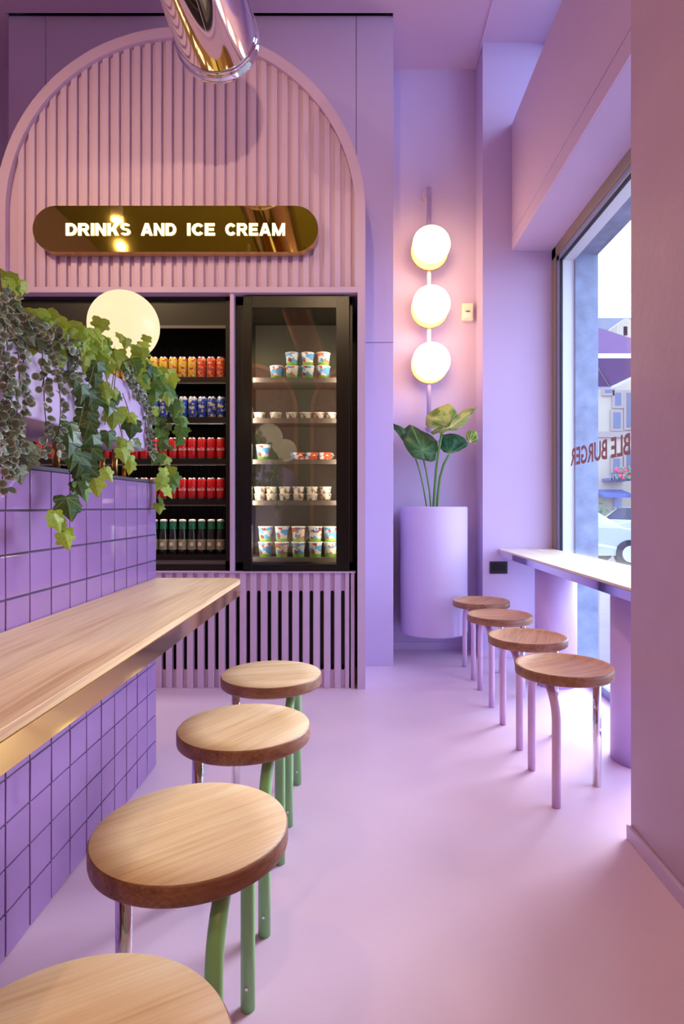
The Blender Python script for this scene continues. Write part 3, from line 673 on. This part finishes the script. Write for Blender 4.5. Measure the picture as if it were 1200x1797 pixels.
def big_leaf(outline, base, Y, m, lean=(0,0), cup=.03, name='leaf', label=None, wave=.012):
    """broad leaf: outline and vein base in photo pixels, laid on a tilted surface at distance about Y"""
    bu, bv = base; c = px(bu, bv, Y)
    def at(u, v):
        p = px(u, v, Y); d = p-c; rr = math.hypot(d.x, d.z)
        return Vector((p.x, Y+d.x*lean[0]+d.z*lean[1]+cup*(rr/.12)**2*.5+wave*math.sin(math.atan2(d.z, d.x)*9)*rr/.12, p.z))
    n_ = len(outline); pts_ = []
    for i in range(n_):
        a_, b_ = outline[i], outline[(i+1) % n_]
        pts_ += [a_, ((a_[0]+b_[0])/2, (a_[1]+b_[1])/2)]
    n_ = len(pts_); vs = [c-Vector((0,.004,0))]
    for t_ in (.33, .66, 1): vs += [at(bu+(u-bu)*t_, bv+(v-bv)*t_) for u, v in pts_]
    fs = [(0, 1+i, 1+(i+1) % n_) for i in range(n_)]
    for q in (0, 1): fs += [(1+q*n_+i, 1+(q+1)*n_+i, 1+(q+1)*n_+(i+1) % n_, 1+q*n_+(i+1) % n_) for i in range(n_)]
    o = obj(name, MB().add(vs, fs, 0, True), m, al); o.location = -Vector(al.location)
    sd = o.modifiers.new('thickness', 'SOLIDIFY'); sd.thickness = .0015
    vn = MB()
    for i_, (u, v) in enumerate(outline):
        tt_ = .93 if i_ % 2 else .8
        vn.tube([c-Vector((0,.006,0))]+[at(bu+(u-bu)*q*tt_, bv+(v-bv)*q*tt_)-Vector((0,.0025,0)) for q in (.33,.66,1)], [.0028,.0018,.0012,.0006], 5)
    obj('vein', vn, LG['vein'] if m is LG['lime'] else LG['dvein'], o, fix=False)
    if label: o['label'] = label
    return o
def cp_(x, y): return (680+x/6.667, 680+y/6.667)
big_leaf([cp_(*p) for p in [(270,412),(370,450),(450,502),(545,545),(602,620),(604,720),(575,760),(560,850),(510,872),(430,855),(385,850),(300,830),(240,760),(190,660),(172,580),(200,470)]], cp_(400,735), 4.25, LG['dark'], (.3,.5), label='dark green leaf')
big_leaf([cp_(*p) for p in [(68,418),(130,445),(200,480),(215,560),(235,660),(200,660),(130,560),(72,490)]], cp_(205,600), 4.32, LG['dark'], (.2,0))
big_leaf([cp_(*p) for p in [(745,145),(790,200),(830,280),(830,340),(800,420),(740,480),(650,480),(520,475),(460,420),(462,330),(520,255),(620,200)]], cp_(705,470), 4.24, LG['lime'], (-.2,.5), label='lime green leaf')
big_leaf([cp_(*p) for p in [(1065,225),(1010,240),(930,240),(860,280),(790,340),(690,440),(600,460),(510,515),(540,545),(600,525),(640,540),(700,505),(800,505),(870,460),(930,400),(960,340),(1020,270)]], cp_(720,470), 4.20, LG['lime'], (-.4,.3), label='lime green leaf')
big_leaf([cp_(*p) for p in [(640,540),(760,520),(860,540),(920,570),(950,650),(930,690),(840,740),(740,775),(660,755),(610,700),(610,620)]], cp_(720,770), 4.29, LG['teal'], (0,.4))
big_leaf([cp_(*p) for p in [(930,520),(990,490),(1050,515),(1060,590),(1020,665),(960,640),(920,600)]], cp_(960,640), 4.22, LG['lime'], (-.3,.2))
for pts_, r_a in (([(328,835),(380,980),(430,1180),(470,1400)], .0055), ([(275,440),(400,740),(455,960),(500,1200),(520,1400)], .006), ([(640,500),(600,740),(575,960),(560,1200),(552,1400)], .009), ([(720,785),(660,900),(620,1050),(600,1250),(592,1400)], .009)):
    o = obj('stalk', MB().tube([px(*cp_(*p), 4.262)+Vector((0, .09*(i/len(pts_))**1.0, 0)) for i, p in enumerate(pts_)]+[px(*cp_(*pts_[-1]), 4.35)-Vector((0,0,.05))], r_a, 10), LG['stem'], al); o.location = -Vector(al.location)

# ---------------- hanging trough, brass posts, globe lamps ----------------
TX0, TX1, TZ0, TZ1, TY1 = -1.08, -.80, 1.316, 1.535, 2.36
def rrect(x0, x1, y0, y1, r):
    return arc(x1-r, y0+r, r, -PI/2, 0, 1)[:0] + [(x0, y0), (x1, y0)] + arc(x1-r, y1-r, r, 0, PI/2, 10) + arc(x0+r, y1-r, r, PI/2, PI, 10)
tr = thing('planter_trough', 'long lilac planter trough on brass posts above the tiled counter', 'planter', (-.94, 1.2, TZ0))
def TT(n_, mb, m, **k): return child(tr, n_, mb, m, **k)
TT('body', MB().prism(rrect(TX0, TX1, -.8, TY1, .1), 'z', TZ0, TZ1), M['planter'], bevel=.006)
TT('soil', MB().prism(rrect(TX0+.012, TX1-.012, -.78, TY1-.012, .09), 'z', TZ1, TZ1+.004), mat('trough_soil', (60,50,34), .95, bump=1))
for (x_, y_) in ((-.93, 1.845), (-.90, 1.79), (-.92, 2.27), (-.98, 2.30), (-.93, .9), (-.93, 0)):
    TT('post', MB().tube([(x_, y_, 1.210), (x_, y_, TZ0)], .0105, 14), M['brass'])
def globe_lamp(x, y, z, r, label, base_z, power):
    g = thing('globe_lamp', label, 'lamp', (x, y, base_z), 'round globe lamps above the tiled counter')
    obj('stem', MB().tube([(0, 0, 0), (0, 0, z-base_z-r+.006)], .008, 12), M['brass'], g)
    obj('collar', MB().lathe([(.03, 0), (.03, .008), (.012, .012)], 20), M['brass'], g)
    sp_ = MB().lathe([(max(.001, r*math.sin(PI*i/24)), z-base_z-r*math.cos(PI*i/24)) for i in range(25)], 48)
    obj('globe', sp_, M['globe'], g)
    return g
globe_lamp(-.975, 2.50, px(0, 578, 2.55).z-.0, .143, 'glowing cream globe lamp rising behind the ivy', 1.211, 0)
globe_lamp(-.96, .80, 1.85, .15, 'glowing globe lamp standing in the trough beside the camera', TZ1, 0)
globe_lamp(-.96, -.70, 1.85, .15, 'glowing globe lamp at the rear end of the trough', TZ1, 0)

# ---------------- ivy and trailing plants ----------------
LV = dict(
 lime=leafmat('lit_lime_ivy_leaf', (150,192,48), (204,226,90), 30, tr=.45), mid=leafmat('ivy_leaf', (78,130,54), (120,166,74), 30, tr=.35),  # lime leaves also carry the globe's light in their colour
 dark=leafmat('dark_ivy_leaf', (48,86,42), (86,124,62), 30, rough=.35, tr=.2), grey=leafmat('variegated_leaf', (74,98,74), (196,204,160), 60, tr=.2, thr=(.50,.62)),
 vine=mat('vine_stem', (122,124,56), .6), gvine=mat('brown_vine_stem', (104,84,66), .6))
def add_veins(m, w=.022, col=(196,214,130), fac=.55):
    N, L = nodes(m); tc = N.new('ShaderNodeTexCoord'); sp = N.new('ShaderNodeSeparateXYZ'); L.new(tc.outputs['Object'], sp.inputs[0])
    def mth(op, a, b=None, c=None):
        n_ = N.new('ShaderNodeMath'); n_.operation = op
        for i_, q_ in enumerate((a, b, c)):
            if q_ is None: continue
            if isinstance(q_, (int, float)): n_.inputs[i_].default_value = q_
            else: L.new(q_, n_.inputs[i_])
        return n_.outputs[0]
    ax = mth('ABSOLUTE', sp.outputs[0]); z = sp.outputs[2]
    d1 = mth('ABSOLUTE', mth('MULTIPLY_ADD', ax, .12, mth('ADD', z, .04)))
    d2 = mth('ABSOLUTE', mth('MULTIPLY_ADD', ax, .78, mth('ADD', z, .06)))
    mn = mth('MINIMUM', ax, mth('MINIMUM', d1, d2))
    f_ = mth('MULTIPLY', mth('LESS_THAN', mn, w), fac)
    x = N.new('ShaderNodeMix'); x.data_type = 'RGBA'; L.new(f_, x.inputs[0]); x.inputs[7].default_value = lin(col)
    hs = [n_ for n_ in N if n_.type == 'HUE_SAT'][0]; rp = hs.inputs['Color'].links[0].from_socket; L.new(rp, x.inputs[6]); L.new(x.outputs[2], hs.inputs['Color'])
for k_ in ('lime', 'mid', 'dark', 'grey'): add_veins(LV[k_], fac=.22, w=.03)
def ivy_mesh(name, m):
    # five-lobed ivy leaf in local x (width), z (length, tip down), slight fold and cup
    out = [(0,.04),(.16,.12),(.42,.10),(.50,-.08),(.42,-.24),(.56,-.40),(.46,-.52),(.30,-.54),(.19,-.74),(0,-1.0),(-.19,-.74),(-.30,-.54),(-.46,-.52),(-.56,-.40),(-.42,-.24),(-.50,-.08),(-.42,.10),(-.16,.12)]
    vs = [(0, -.03, -.05), (0, -.05, -.45)]+[(x, .10*abs(x)+.10*z*z, z) for x, z in out]
    n_ = len(out); fs = []
    for i in range(n_):
        j = (i+1) % n_; mid = (out[i][1]+out[j][1])/2
        fs.append((0 if mid > -.25 else 1, 2+i, 2+j))
    fs += [(0, 1, 2+4), (0, 2+14, 1)]
    return MB().add(vs, fs, 0, False).mesh(name, m)
IV = {k: ivy_mesh('ivy_leaf_'+k, LV[k]) for k in ('lime','mid','dark','grey')}
rv = [(.42*math.cos(t)*(1+.0*t), .5*math.sin(t)-.5) for t in [PI/2+2*PI*i/10 for i in range(10)]]
def rim_leaf(name, c_in, c_out, r0, r1, cz):
    m = leafmat(name, c_in, c_in, 30, tr=.2); N, L = nodes(m)
    tc = N.new('ShaderNodeTexCoord'); mp = N.new('ShaderNodeMapping'); mp.inputs['Location'].default_value = (0, 0, cz); mp.inputs['Scale'].default_value = (1, 0, 1)
    ln = N.new('ShaderNodeVectorMath'); ln.operation = 'LENGTH'; L.new(tc.outputs['Object'], mp.inputs[0]); L.new(mp.outputs[0], ln.inputs[0])
    nz = N.new('ShaderNodeTexNoise'); nz.inputs['Scale'].default_value = 5; L.new(tc.outputs['Object'], nz.inputs['Vector'])
    ad = N.new('ShaderNodeMath'); ad.operation = 'MULTIPLY_ADD'; ad.inputs[1].default_value = .35; L.new(nz.outputs['Fac'], ad.inputs[0]); L.new(ln.outputs['Value'], ad.inputs[2])
    mr = N.new('ShaderNodeMapRange'); mr.inputs[1].default_value = r0; mr.inputs[2].default_value = r1; L.new(ad.outputs[0], mr.inputs[0])
    x = N.new('ShaderNodeMix'); x.data_type = 'RGBA'; L.new(mr.outputs[0], x.inputs[0]); x.inputs[7].default_value = lin(c_out)
    hs = [n_ for n_ in N if n_.type == 'HUE_SAT'][0]; rp = hs.inputs['Color'].links[0].from_socket; L.new(rp, x.inputs[6]); L.new(x.outputs[2], hs.inputs['Color'])
    return m
LV['rim'] = rim_leaf('cream_edged_round_leaf', (112,128,106), (222,222,194), .50, .66, .5)
RD = MB().add([(0, -.06, -.45)]+[(x, .12*abs(x)*2, z) for x, z in rv], [(0, 1+i, 1+(i+1) % 10) for i in range(10)], 0, True).mesh('round_leaf', LV['rim'])
def leaf(par, me, p, size, nrm, down, name='leaf'):
    z = -down.normalized(); y = -nrm.normalized(); y = (y-z*y.dot(z)).normalized(); x = y.cross(z)
    o = bpy.data.objects.new(name, me); COL.objects.link(o); o.parent = par
    m = Matrix((x, y, z)).transposed().to_4x4()
    m = Matrix.Translation(p-Vector(par.location)) @ m @ Matrix.Scale(size, 4)
    o.matrix_local = m
    return o
def rvec(s): return Vector((R.uniform(-s,s), R.uniform(-s,s), R.uniform(-s,s)))
CAMP = Vector((0,0,EYE))
def spawn(par, me, p, size, jit=.6):
    nrm = (CAMP-p).normalized()*.7+Vector((.5,-.1,.55))+rvec(jit)
    return leaf(par, me, p, size*R.uniform(.8,1.2), nrm, Vector((.15,-.05,-1))+rvec(jit))
def vine(par, pts, X, kinds, size, step=.028, jit=.6, stem='vine', rd=.0016, off=.022):
    """a runner through photo points (u, v[, dx]) on the plane x = X, leaves along it"""
    w = [pxX(p[0], p[1], X+(p[2] if len(p) > 2 else 0)) for p in pts]
    # resample smooth
    fine = []
    for i in range(len(w)-1):
        p0, p1, p2, p3 = w[max(i-1,0)], w[i], w[i+1], w[min(i+2, len(w)-1)]
        for k in range(6):
            t = k/6
            fine.append(.5*((2*p1)+(p2-p0)*t+(2*p0-5*p1+4*p2-p3)*t*t+(3*p1-p0-3*p2+p3)*t**3))
    fine.append(w[-1])
    o = obj('vine', MB().tube(fine, rd, 5), LV[stem], par, fix=False); o.location = -Vector(par.location)
    acc = 0; s = 1
    for i in range(1, len(fine)):
        d = (fine[i]-fine[i-1]).length; acc += d
        while acc > step:
            acc -= step; s = -s
            p = fine[i]+Vector((R.uniform(0,off), s*R.uniform(.2,1)*off, R.uniform(-.5,1)*off*.6))
            me = kinds[R.randrange(len(kinds))]
            spawn(par, me, p, size, jit)
def root(name, label, u, v): return thing(name, label, 'plant', pxX(u, v, -.85), 'plants trailing from the long trough')
lm, md, dk, gy = IV['lime'], IV['mid'], IV['dark'], IV['grey']
# dense lime ivy over the trough's lip, lamp glow put into its colour
iv1 = root('ivy_plant', 'lamp-lit lime ivy massed over the middle of the lilac trough, below the glowing globe', 150, 600)
for pl in ([(60,548),(95,560),(130,580),(165,600),(195,625)], [(80,565),(115,590),(150,610),(185,635)], [(100,575),(150,585),(190,605),(212,640)], [(50,562),(85,580),(120,595)]):
    vine(iv1, pl, -.80, [lm,lm,lm,md], .052, .034, .7)
for u, v, s_ in ((63,545,.06),(75,548,.055),(118,566,.08),(135,592,.08),(105,602,.065),(165,578,.07),(175,606,.07),(62,592,.05),(150,622,.06),(198,618,.06),(178,560,.06),(128,575,.07),(190,640,.05)): spawn(iv1, lm, pxX(u, v, -.79), s_, .4)
iv2 = root('ivy_plant', 'ivy spilling round the far trough end in front of the drink cans', 250, 640)
for pl, ks in (([(215,625),(240,640),(265,650),(290,665),(298,700)], [lm,lm,md]), ([(225,650),(255,670),(285,690),(305,720),(312,760)], [md,lm,md]), ([(240,640),(275,660),(300,700),(318,745),(315,780)], [md,md,lm,dk]),
               ([(230,680),(262,705),(282,740),(290,790),(298,840)], [md,dk,lm]), ([(262,730),(282,770),(280,830),(280,880)], [md,lm]), ([(230,660),(238,625),(243,600)], [lm])):
    vine(iv2, pl, -.82, ks, .058, .044, .7)
for u, v, s_ in ((222,594,.04),(210,586,.035),(250,600,.05),(258,590,.035),(238,606,.045),(255,632,.06),(278,645,.065),(302,650,.06),(288,662,.06),(322,735,.055),(278,884,.05),(300,845,.055),(312,705,.055),(292,690,.06)): spawn(iv2, lm if v > 880 or v < 665 else md, pxX(u, v, -.82), s_, .4)
iv3 = root('ivy_plant', 'dark green ivy runner hanging in front of the tiles', 120, 700)
for pl, ks in (([(165,640),(152,690),(140,740),(132,790),(140,820),(135,850),(118,875)], [dk,dk,md]), ([(200,655),(192,705),(184,745)], [dk,md])):
    vine(iv3, pl, -.775, ks, .050, .10, .5)
for u, v, s_ in ((170,635,.07),(166,655,.05),(143,676,.065),(154,686,.07),(154,722,.065),(130,655,.05),(118,755,.08),(122,742,.05),(162,763,.07),(140,795,.065),(128,792,.055),(160,785,.06),(150,812,.07),(142,832,.06),(135,846,.05),(116,872,.08),(126,884,.05),(190,758,.05),(200,690,.05),(232,738,.07)): spawn(iv3, dk, pxX(u, v, -.77), s_, .3)
iv4 = root('ivy_plant', 'thin ivy runner with lime leaves, low over the tiles and between the brass posts', 210, 720)
for pl, ks in (([(205,640),(200,690),(205,730),(215,770),(210,800)], [lm,md]), ([(215,690),(230,740),(226,790),(232,820)], [lm,md]), ([(175,790),(184,815),(170,828),(165,840)], [lm]), ([(124,880),(118,905),(95,905),(112,935)], [lm]), ([(180,640),(190,680),(188,715),(200,735)], [lm,md])):
    vine(iv4, pl, -.775, ks, .042, .085, .6)
for u, v, s_ in ((198,722,.075),(208,716,.05),(222,775,.06),(212,788,.05),(165,838,.055),(93,903,.06),(104,912,.04),(112,935,.05),(230,800,.04),(180,672,.05),(182,690,.05)): spawn(iv4, lm, pxX(u, v, -.77), s_, .3)
iv5 = root('ivy_plant', 'small ivy tuft at the picture edge, above the grey-green trailing plant', 12, 500)
for u, v, s_ in ((10,478,.06),(36,492,.055),(14,505,.05),(22,518,.05),(2,490,.06)): spawn(iv5, lm if s_ != .05 else md, pxX(u, v, -.84), s_, .4)
o = obj('vine', MB().tube([pxX(2,540,-.85), pxX(8,500,-.85), pxX(32,482,-.84)], .0016, 5), LV['vine'], iv5, fix=False); o.location = -Vector(iv5.location)
# grey-green trailing plants
tg = [('grey-green round-leaved trailer reaching highest at the picture edge', [[(0,480),(5,560),(8,640),(12,700),(6,780),(4,860)], [(-6,560),(2,640),(-4,740),(0,820)], [(14,500),(20,540),(22,580)]], ),
      ('grey-green round-leaved trailer over the trough front, ending in long tassels above the tiles', [[(20,540),(30,600),(34,660),(30,720),(26,780),(22,830)], [(28,560),(42,640),(44,700),(38,760),(40,800)], [(12,600),(18,680),(14,760),(20,830)]]),
      ('variegated grey-green trailer of two long strings, hanging beside the ivy', [[(40,560),(70,600),(76,650),(78,710),(82,760),(76,795)], [(60,570),(92,620),(104,680),(106,730),(100,780),(104,800)], [(70,560),(110,600),(135,620),(128,660)], [(30,545),(60,580),(82,620),(74,680)]]),
      ('purple-grey trailer with small round leaves beside the far trough end', [[(205,620),(228,650),(245,690),(258,730),(262,770),(266,800)], [(215,640),(240,680),(262,720),(258,760),(262,790)], [(200,630),(225,665),(235,700)]])]
for lab, vs_ in tg:
    q = root('trailing_plant', lab, max(0, vs_[0][0][0]), vs_[0][0][1])
    for pl in vs_: vine(q, pl, -.765 if vs_[0][0][0] < 200 else -.79, [RD], .022, .0088, 1.1, 'gvine', .0014, .011)
q = root('trailing_plant', 'pale variegated ivy sprawling along the trough lip near the picture edge', 40, 540)
for pl in ([(0,500),(15,530),(40,560),(70,590),(95,600)], [(0,520),(30,555),(60,575),(100,580),(120,600)], [(0,560),(25,580),(50,600)], [(5,700),(20,760),(45,800),(30,820)], [(95,570),(118,600),(120,640),(115,670)]):
    vine(q, pl, -.79, [gy], .040, .022, .7, 'gvine')

# ---------------- street outside ----------------
M['asphalt'] = mat('street_paving', (92,86,86), .9, noise=.1, nscale=6)
M['facade'] = mat('cream_facade', (158,146,130), .9, noise=.04, nscale=1); M['facadetrim'] = mat('facade_trim', (138,124,118), .9)
M['wpane'] = mat('far_window_glass', (66,78,104), .2); M['roofm'] = mat('slate_roof', (66,72,90), .8); M['awn'] = mat('purple_canvas', (70,26,84), .8)
M['car'] = mat('white_car_paint', (168,174,184), .2, spec=.7); M['cargl'] = mat('car_glass', (40,50,66), .08); M['tyre'] = mat('tyre_rubber', (34,34,38), .8)
gr = struct('street', MB().box(1.70, 40, -6, 60, -.36, -.30), M['asphalt'])
bl = thing('street_building', 'cream facade across the street with balcony and shop awning', 'building', (13, 28, -.3))
def BB(n_, mb, m, par=None, **k):
    o = obj(n_, mb, m, par or bl, **k)
    o.location = -Vector(bl.location) if par is None else (0,0,0); return o
# front face towards the street runs obliquely: build along Y = 26..40 at X from 8
def q_(u, v, Y): return px(u, v, Y)
BY = 26
wl = BB('wall', MB().box(8.0, 16, BY, BY+6, -.3, px(0,597,BY).z), M['facade'])
BB('cornice', MB().box(7.9, 16, BY-.3, BY, px(0,603,BY).z, px(0,595,BY).z), M['facadetrim'])
BB('string_course', MB().box(7.9, 16, BY-.12, BY, px(0,768,BY).z, px(0,758,BY).z), M['facadetrim'])
rf = MB(); rf.prism([(BY, px(0,597,BY).z), (BY+3, px(0,560,BY).z+1), (BY+6, px(0,597,BY).z)], 'x', 8.0, 16); BB('roof', rf, M['roofm'])
dm = BB('dormer', MB().prism([(px(1080,0,BY).x, px(0,596,BY).z), (px(1108,0,BY).x+.6, px(0,596,BY).z), (px(1108,0,BY).x+.6, px(0,566,BY).z), (px(1094,0,BY).x, px(0,560,BY).z), (px(1082,0,BY).x, px(0,570,BY).z)], 'y', BY-.1, BY+2), M['facade'])
for (u0, v0, u1, v1) in ((1075,724,1087,752), (1060,640,1072,690), (1078,690,1088,712), (1098,690,1112,750), (1092,574,1099,590), (1075,805,1086,830), (1098,790,1110,830)):
    a, b = px(u0, v1, BY), px(u1, v0, BY)
    w3 = BB('window', MB().box(a.x-.12, b.x+.12, BY-.08, BY+.05, a.z-.12, b.z+.12), M['facadetrim'])
    BB('pane', MB().box(a.x, b.x, BY-.1, BY-.07, a.z, b.z), M['wpane'], w3)
a, b = px(1056, 845, BY), px(1093, 832, BY)
bc = MB(); bc.box(a.x, b.x, BY-1.0, BY, a.z, a.z+.12)
for i in range(10): bc.box(a.x+(b.x-a.x-.04)*i/9, a.x+(b.x-a.x-.04)*i/9+.04, BY-1.0, BY-.96, a.z, b.z)
bc.box(a.x, b.x, BY-1.0, BY-.96, b.z-.04, b.z)
BB('balcony', bc, mat('balcony_iron', (84,90,130), .6))
fl = MB()
for i in range(40):
    c_ = Vector((R.uniform(a.x+.1, b.x-.1), BY-1.05+R.uniform(-.05,.05), b.z+R.uniform(-.25,.22)))
    fl.lathe([(.01,-.07),(.08,0),(.01,.07)], 6, c=c_, mi=i % 2, caps=False)
o = BB('flowers', fl, [mat('red_flowers', (206,60,80), .7), mat('flower_leaves', (90,130,100), .8)]); o['kind'] = 'stuff'
a, b = px(1040, 870, BY), px(1090, 859, BY)
BB('shop_awning', MB().prism([(BY, b.z), (BY, b.z-.08), (BY-1.2, a.z-.1), (BY-1.2, a.z+.02)], 'x', a.x, b.x), mat('blue_awning', (70,84,140), .8))
BB('shopfront', MB().box(px(1076,0,BY).x, px(1090,0,BY).x, BY-.05, BY+.02, -.3, a.z), mat('shopfront_grey', (110,116,150), .5))
# bush
bs = MB(); c0 = px(1060, 880, 24)
for i in range(160):
    d_ = rvec(1); d_ = d_.normalized()*R.uniform(.55,.75); c_ = Vector((c0.x+d_.x, 24+d_.y, .55+d_.z))
    bs.add([c_+rvec(.13) for _ in range(4)], [(0,1,2),(0,2,3)])
bsh = thing('green_bush', 'green street bush beside the shop awning across the street', 'bush', (c0.x, 24, -.3))
o = child(bsh, 'foliage', bs, LV['mid']); o['kind'] = 'stuff'
child(bsh, 'trunk', MB().tube([(c0.x, 24, -.3), (c0.x, 24, .5)], .08, 8), M['tyre'])
# cars
def car(name, loc, rz, label):
    c = thing(name, label, 'car', loc, None, rz)
    w = .86
    side = [(-2.1,.28),(-2.12,.62),(-1.95,.82),(-1.2,.92),(-.55,1.36),(.75,1.42),(1.6,1.02),(2.08,.92),(2.15,.5),(2.1,.28)]
    body = MB(); n_ = len(side)
    ring = []
    for yy, k_ in ((-w,.94),(-w*.97,1),(w*.97,1),(w,.94)):
        ring += [(x, yy if z < 1.0 else yy*.82, .6+(z-.6)*(k_ if z > .6 else 1)) for x, z in side]
    fs = [tuple(range(n_)), tuple(range(4*n_-1, 3*n_-1, -1))]
    for q in range(3): fs += [(q*n_+i, (q+1)*n_+i, (q+1)*n_+(i+1) % n_, q*n_+(i+1) % n_) for i in range(n_)]
    body.add(ring, fs, 0, False); obj('body', body, M['car'], c)
    for s in (-1, 1):
        obj('side_window', MB().prism([(-.95,.95),(1.35,.98),(.7,1.34),(-.5,1.30)], 'y', s*(w*.84+.0), s*(w*.84+.012)), M['cargl'], c).rotation_euler = (0,0,0)
        for x_ in (-1.35, 1.35):
            wh = obj('wheel', MB().lathe([(.31,-.1),(.32,-.08),(.32,.08),(.31,.1)], 24, axis='y'), M['tyre'], c); wh.location = (x_, s*.80, .32)
            h = obj('hubcap', MB().lathe([(.19,-.005),(.19,.005)], 16, axis='y'), M['alu'], wh); h.location = (0, s*.102, 0)
    obj('windscreen', MB().add([(-1.17,-.68,.95),(-1.17,.68,.95),(-.60,.62,1.36),(-.60,-.62,1.36)], [(0,1,2,3)]), M['cargl'], c)
    for s in (-1, 1): obj('headlight', MB().box(-2.13,-2.05,s*.62-.14,s*.62+.14,.62,.74), M['alu'], c)
    return c
car('white_car', (4.86, 14.5, -.3), PI, 'white car parked in the street, low in the window beside the stone pier')
car('white_car', (10.3, 21.5, -.3), .3, 'white car parked farther along the street, behind the nearer one')
# parasol
um = thing('purple_parasol', 'large purple canvas parasol outside above the street tables', 'parasol', (2.55, 7.2, -.3))
pk_ = Vector((0, 0, px(0, 558, 7.2).z+.3)); zz = px(0, 652, 7.2).z+.3; hw = .85
cn = [Vector((hw*a, hw*b_, zz)) for a, b_ in ((-1,-1),(1,-1),(1,1),(-1,1))]
cv = MB(); cv.add([pk_]+cn+[pk_-Vector((0,0,.012))]+[p-Vector((0,0,.012)) for p in cn], [(0,1,2),(0,2,3),(0,3,4),(0,4,1),(5,7,6),(5,8,7),(5,9,8),(5,6,9)])
obj('canopy', cv, M['awn'], um)
vl = MB()
for i in range(4):
    a, b = cn[i], cn[(i+1) % 4]; vl.add([a, b, b-Vector((0,0,.05)), a-Vector((0,0,.05))], [(0,1,2,3)])
obj('valance', vl, mat('pale_canvas', (216,210,220), .8), um)
for p in cn: obj('rib', MB().tube([pk_-Vector((0,0,.03)), p-Vector((0,0,.02))], .01, 6), M['alu'], um)
obj('pole', MB().tube([(0,0,0), pk_], .022, 10), M['alu'], um); obj('base', MB().lathe([(.28,0),(.28,.06),(.05,.09)], 20), M['tyre'], um)
# mirrored lettering on the glass
a = pxX(1001, 816, 1.434); b = pxX(1105.5, 803, 1.434)
hgt = .118
lt = text_mesh('BLE BURGER', .022, .001, a.y-b.y, hgt); lt.materials.clear(); lt.materials.append(mat('bronze_lettering', (150,100,100), .5))
for v in lt.vertices: v.co = (v.co.y, v.co.x, v.co.z)     # runs along +y: reads correctly from the street
o = obj('lettering', lt, None, wn); o.location = (1.434, b.y, 1.372)

# ceiling lamps of the room (out of frame)
for i, (x, y, p) in enumerate(CEIL_LAMPS):
    c = thing('ceiling_lamp', 'small white ceiling lamp, %s' % ('over the kitchen side', 'added fill over the wooden bar', 'over the middle of the rear room', 'beside the rear street wall')[i], 'lamp', (x, y, ZC), 'ceiling lamps')
    obj('shade', MB().lathe([(.06, -.46), (.06, -.30), (.02, -.28), (.02, 0)], 24, caps=False), M['white'], c)
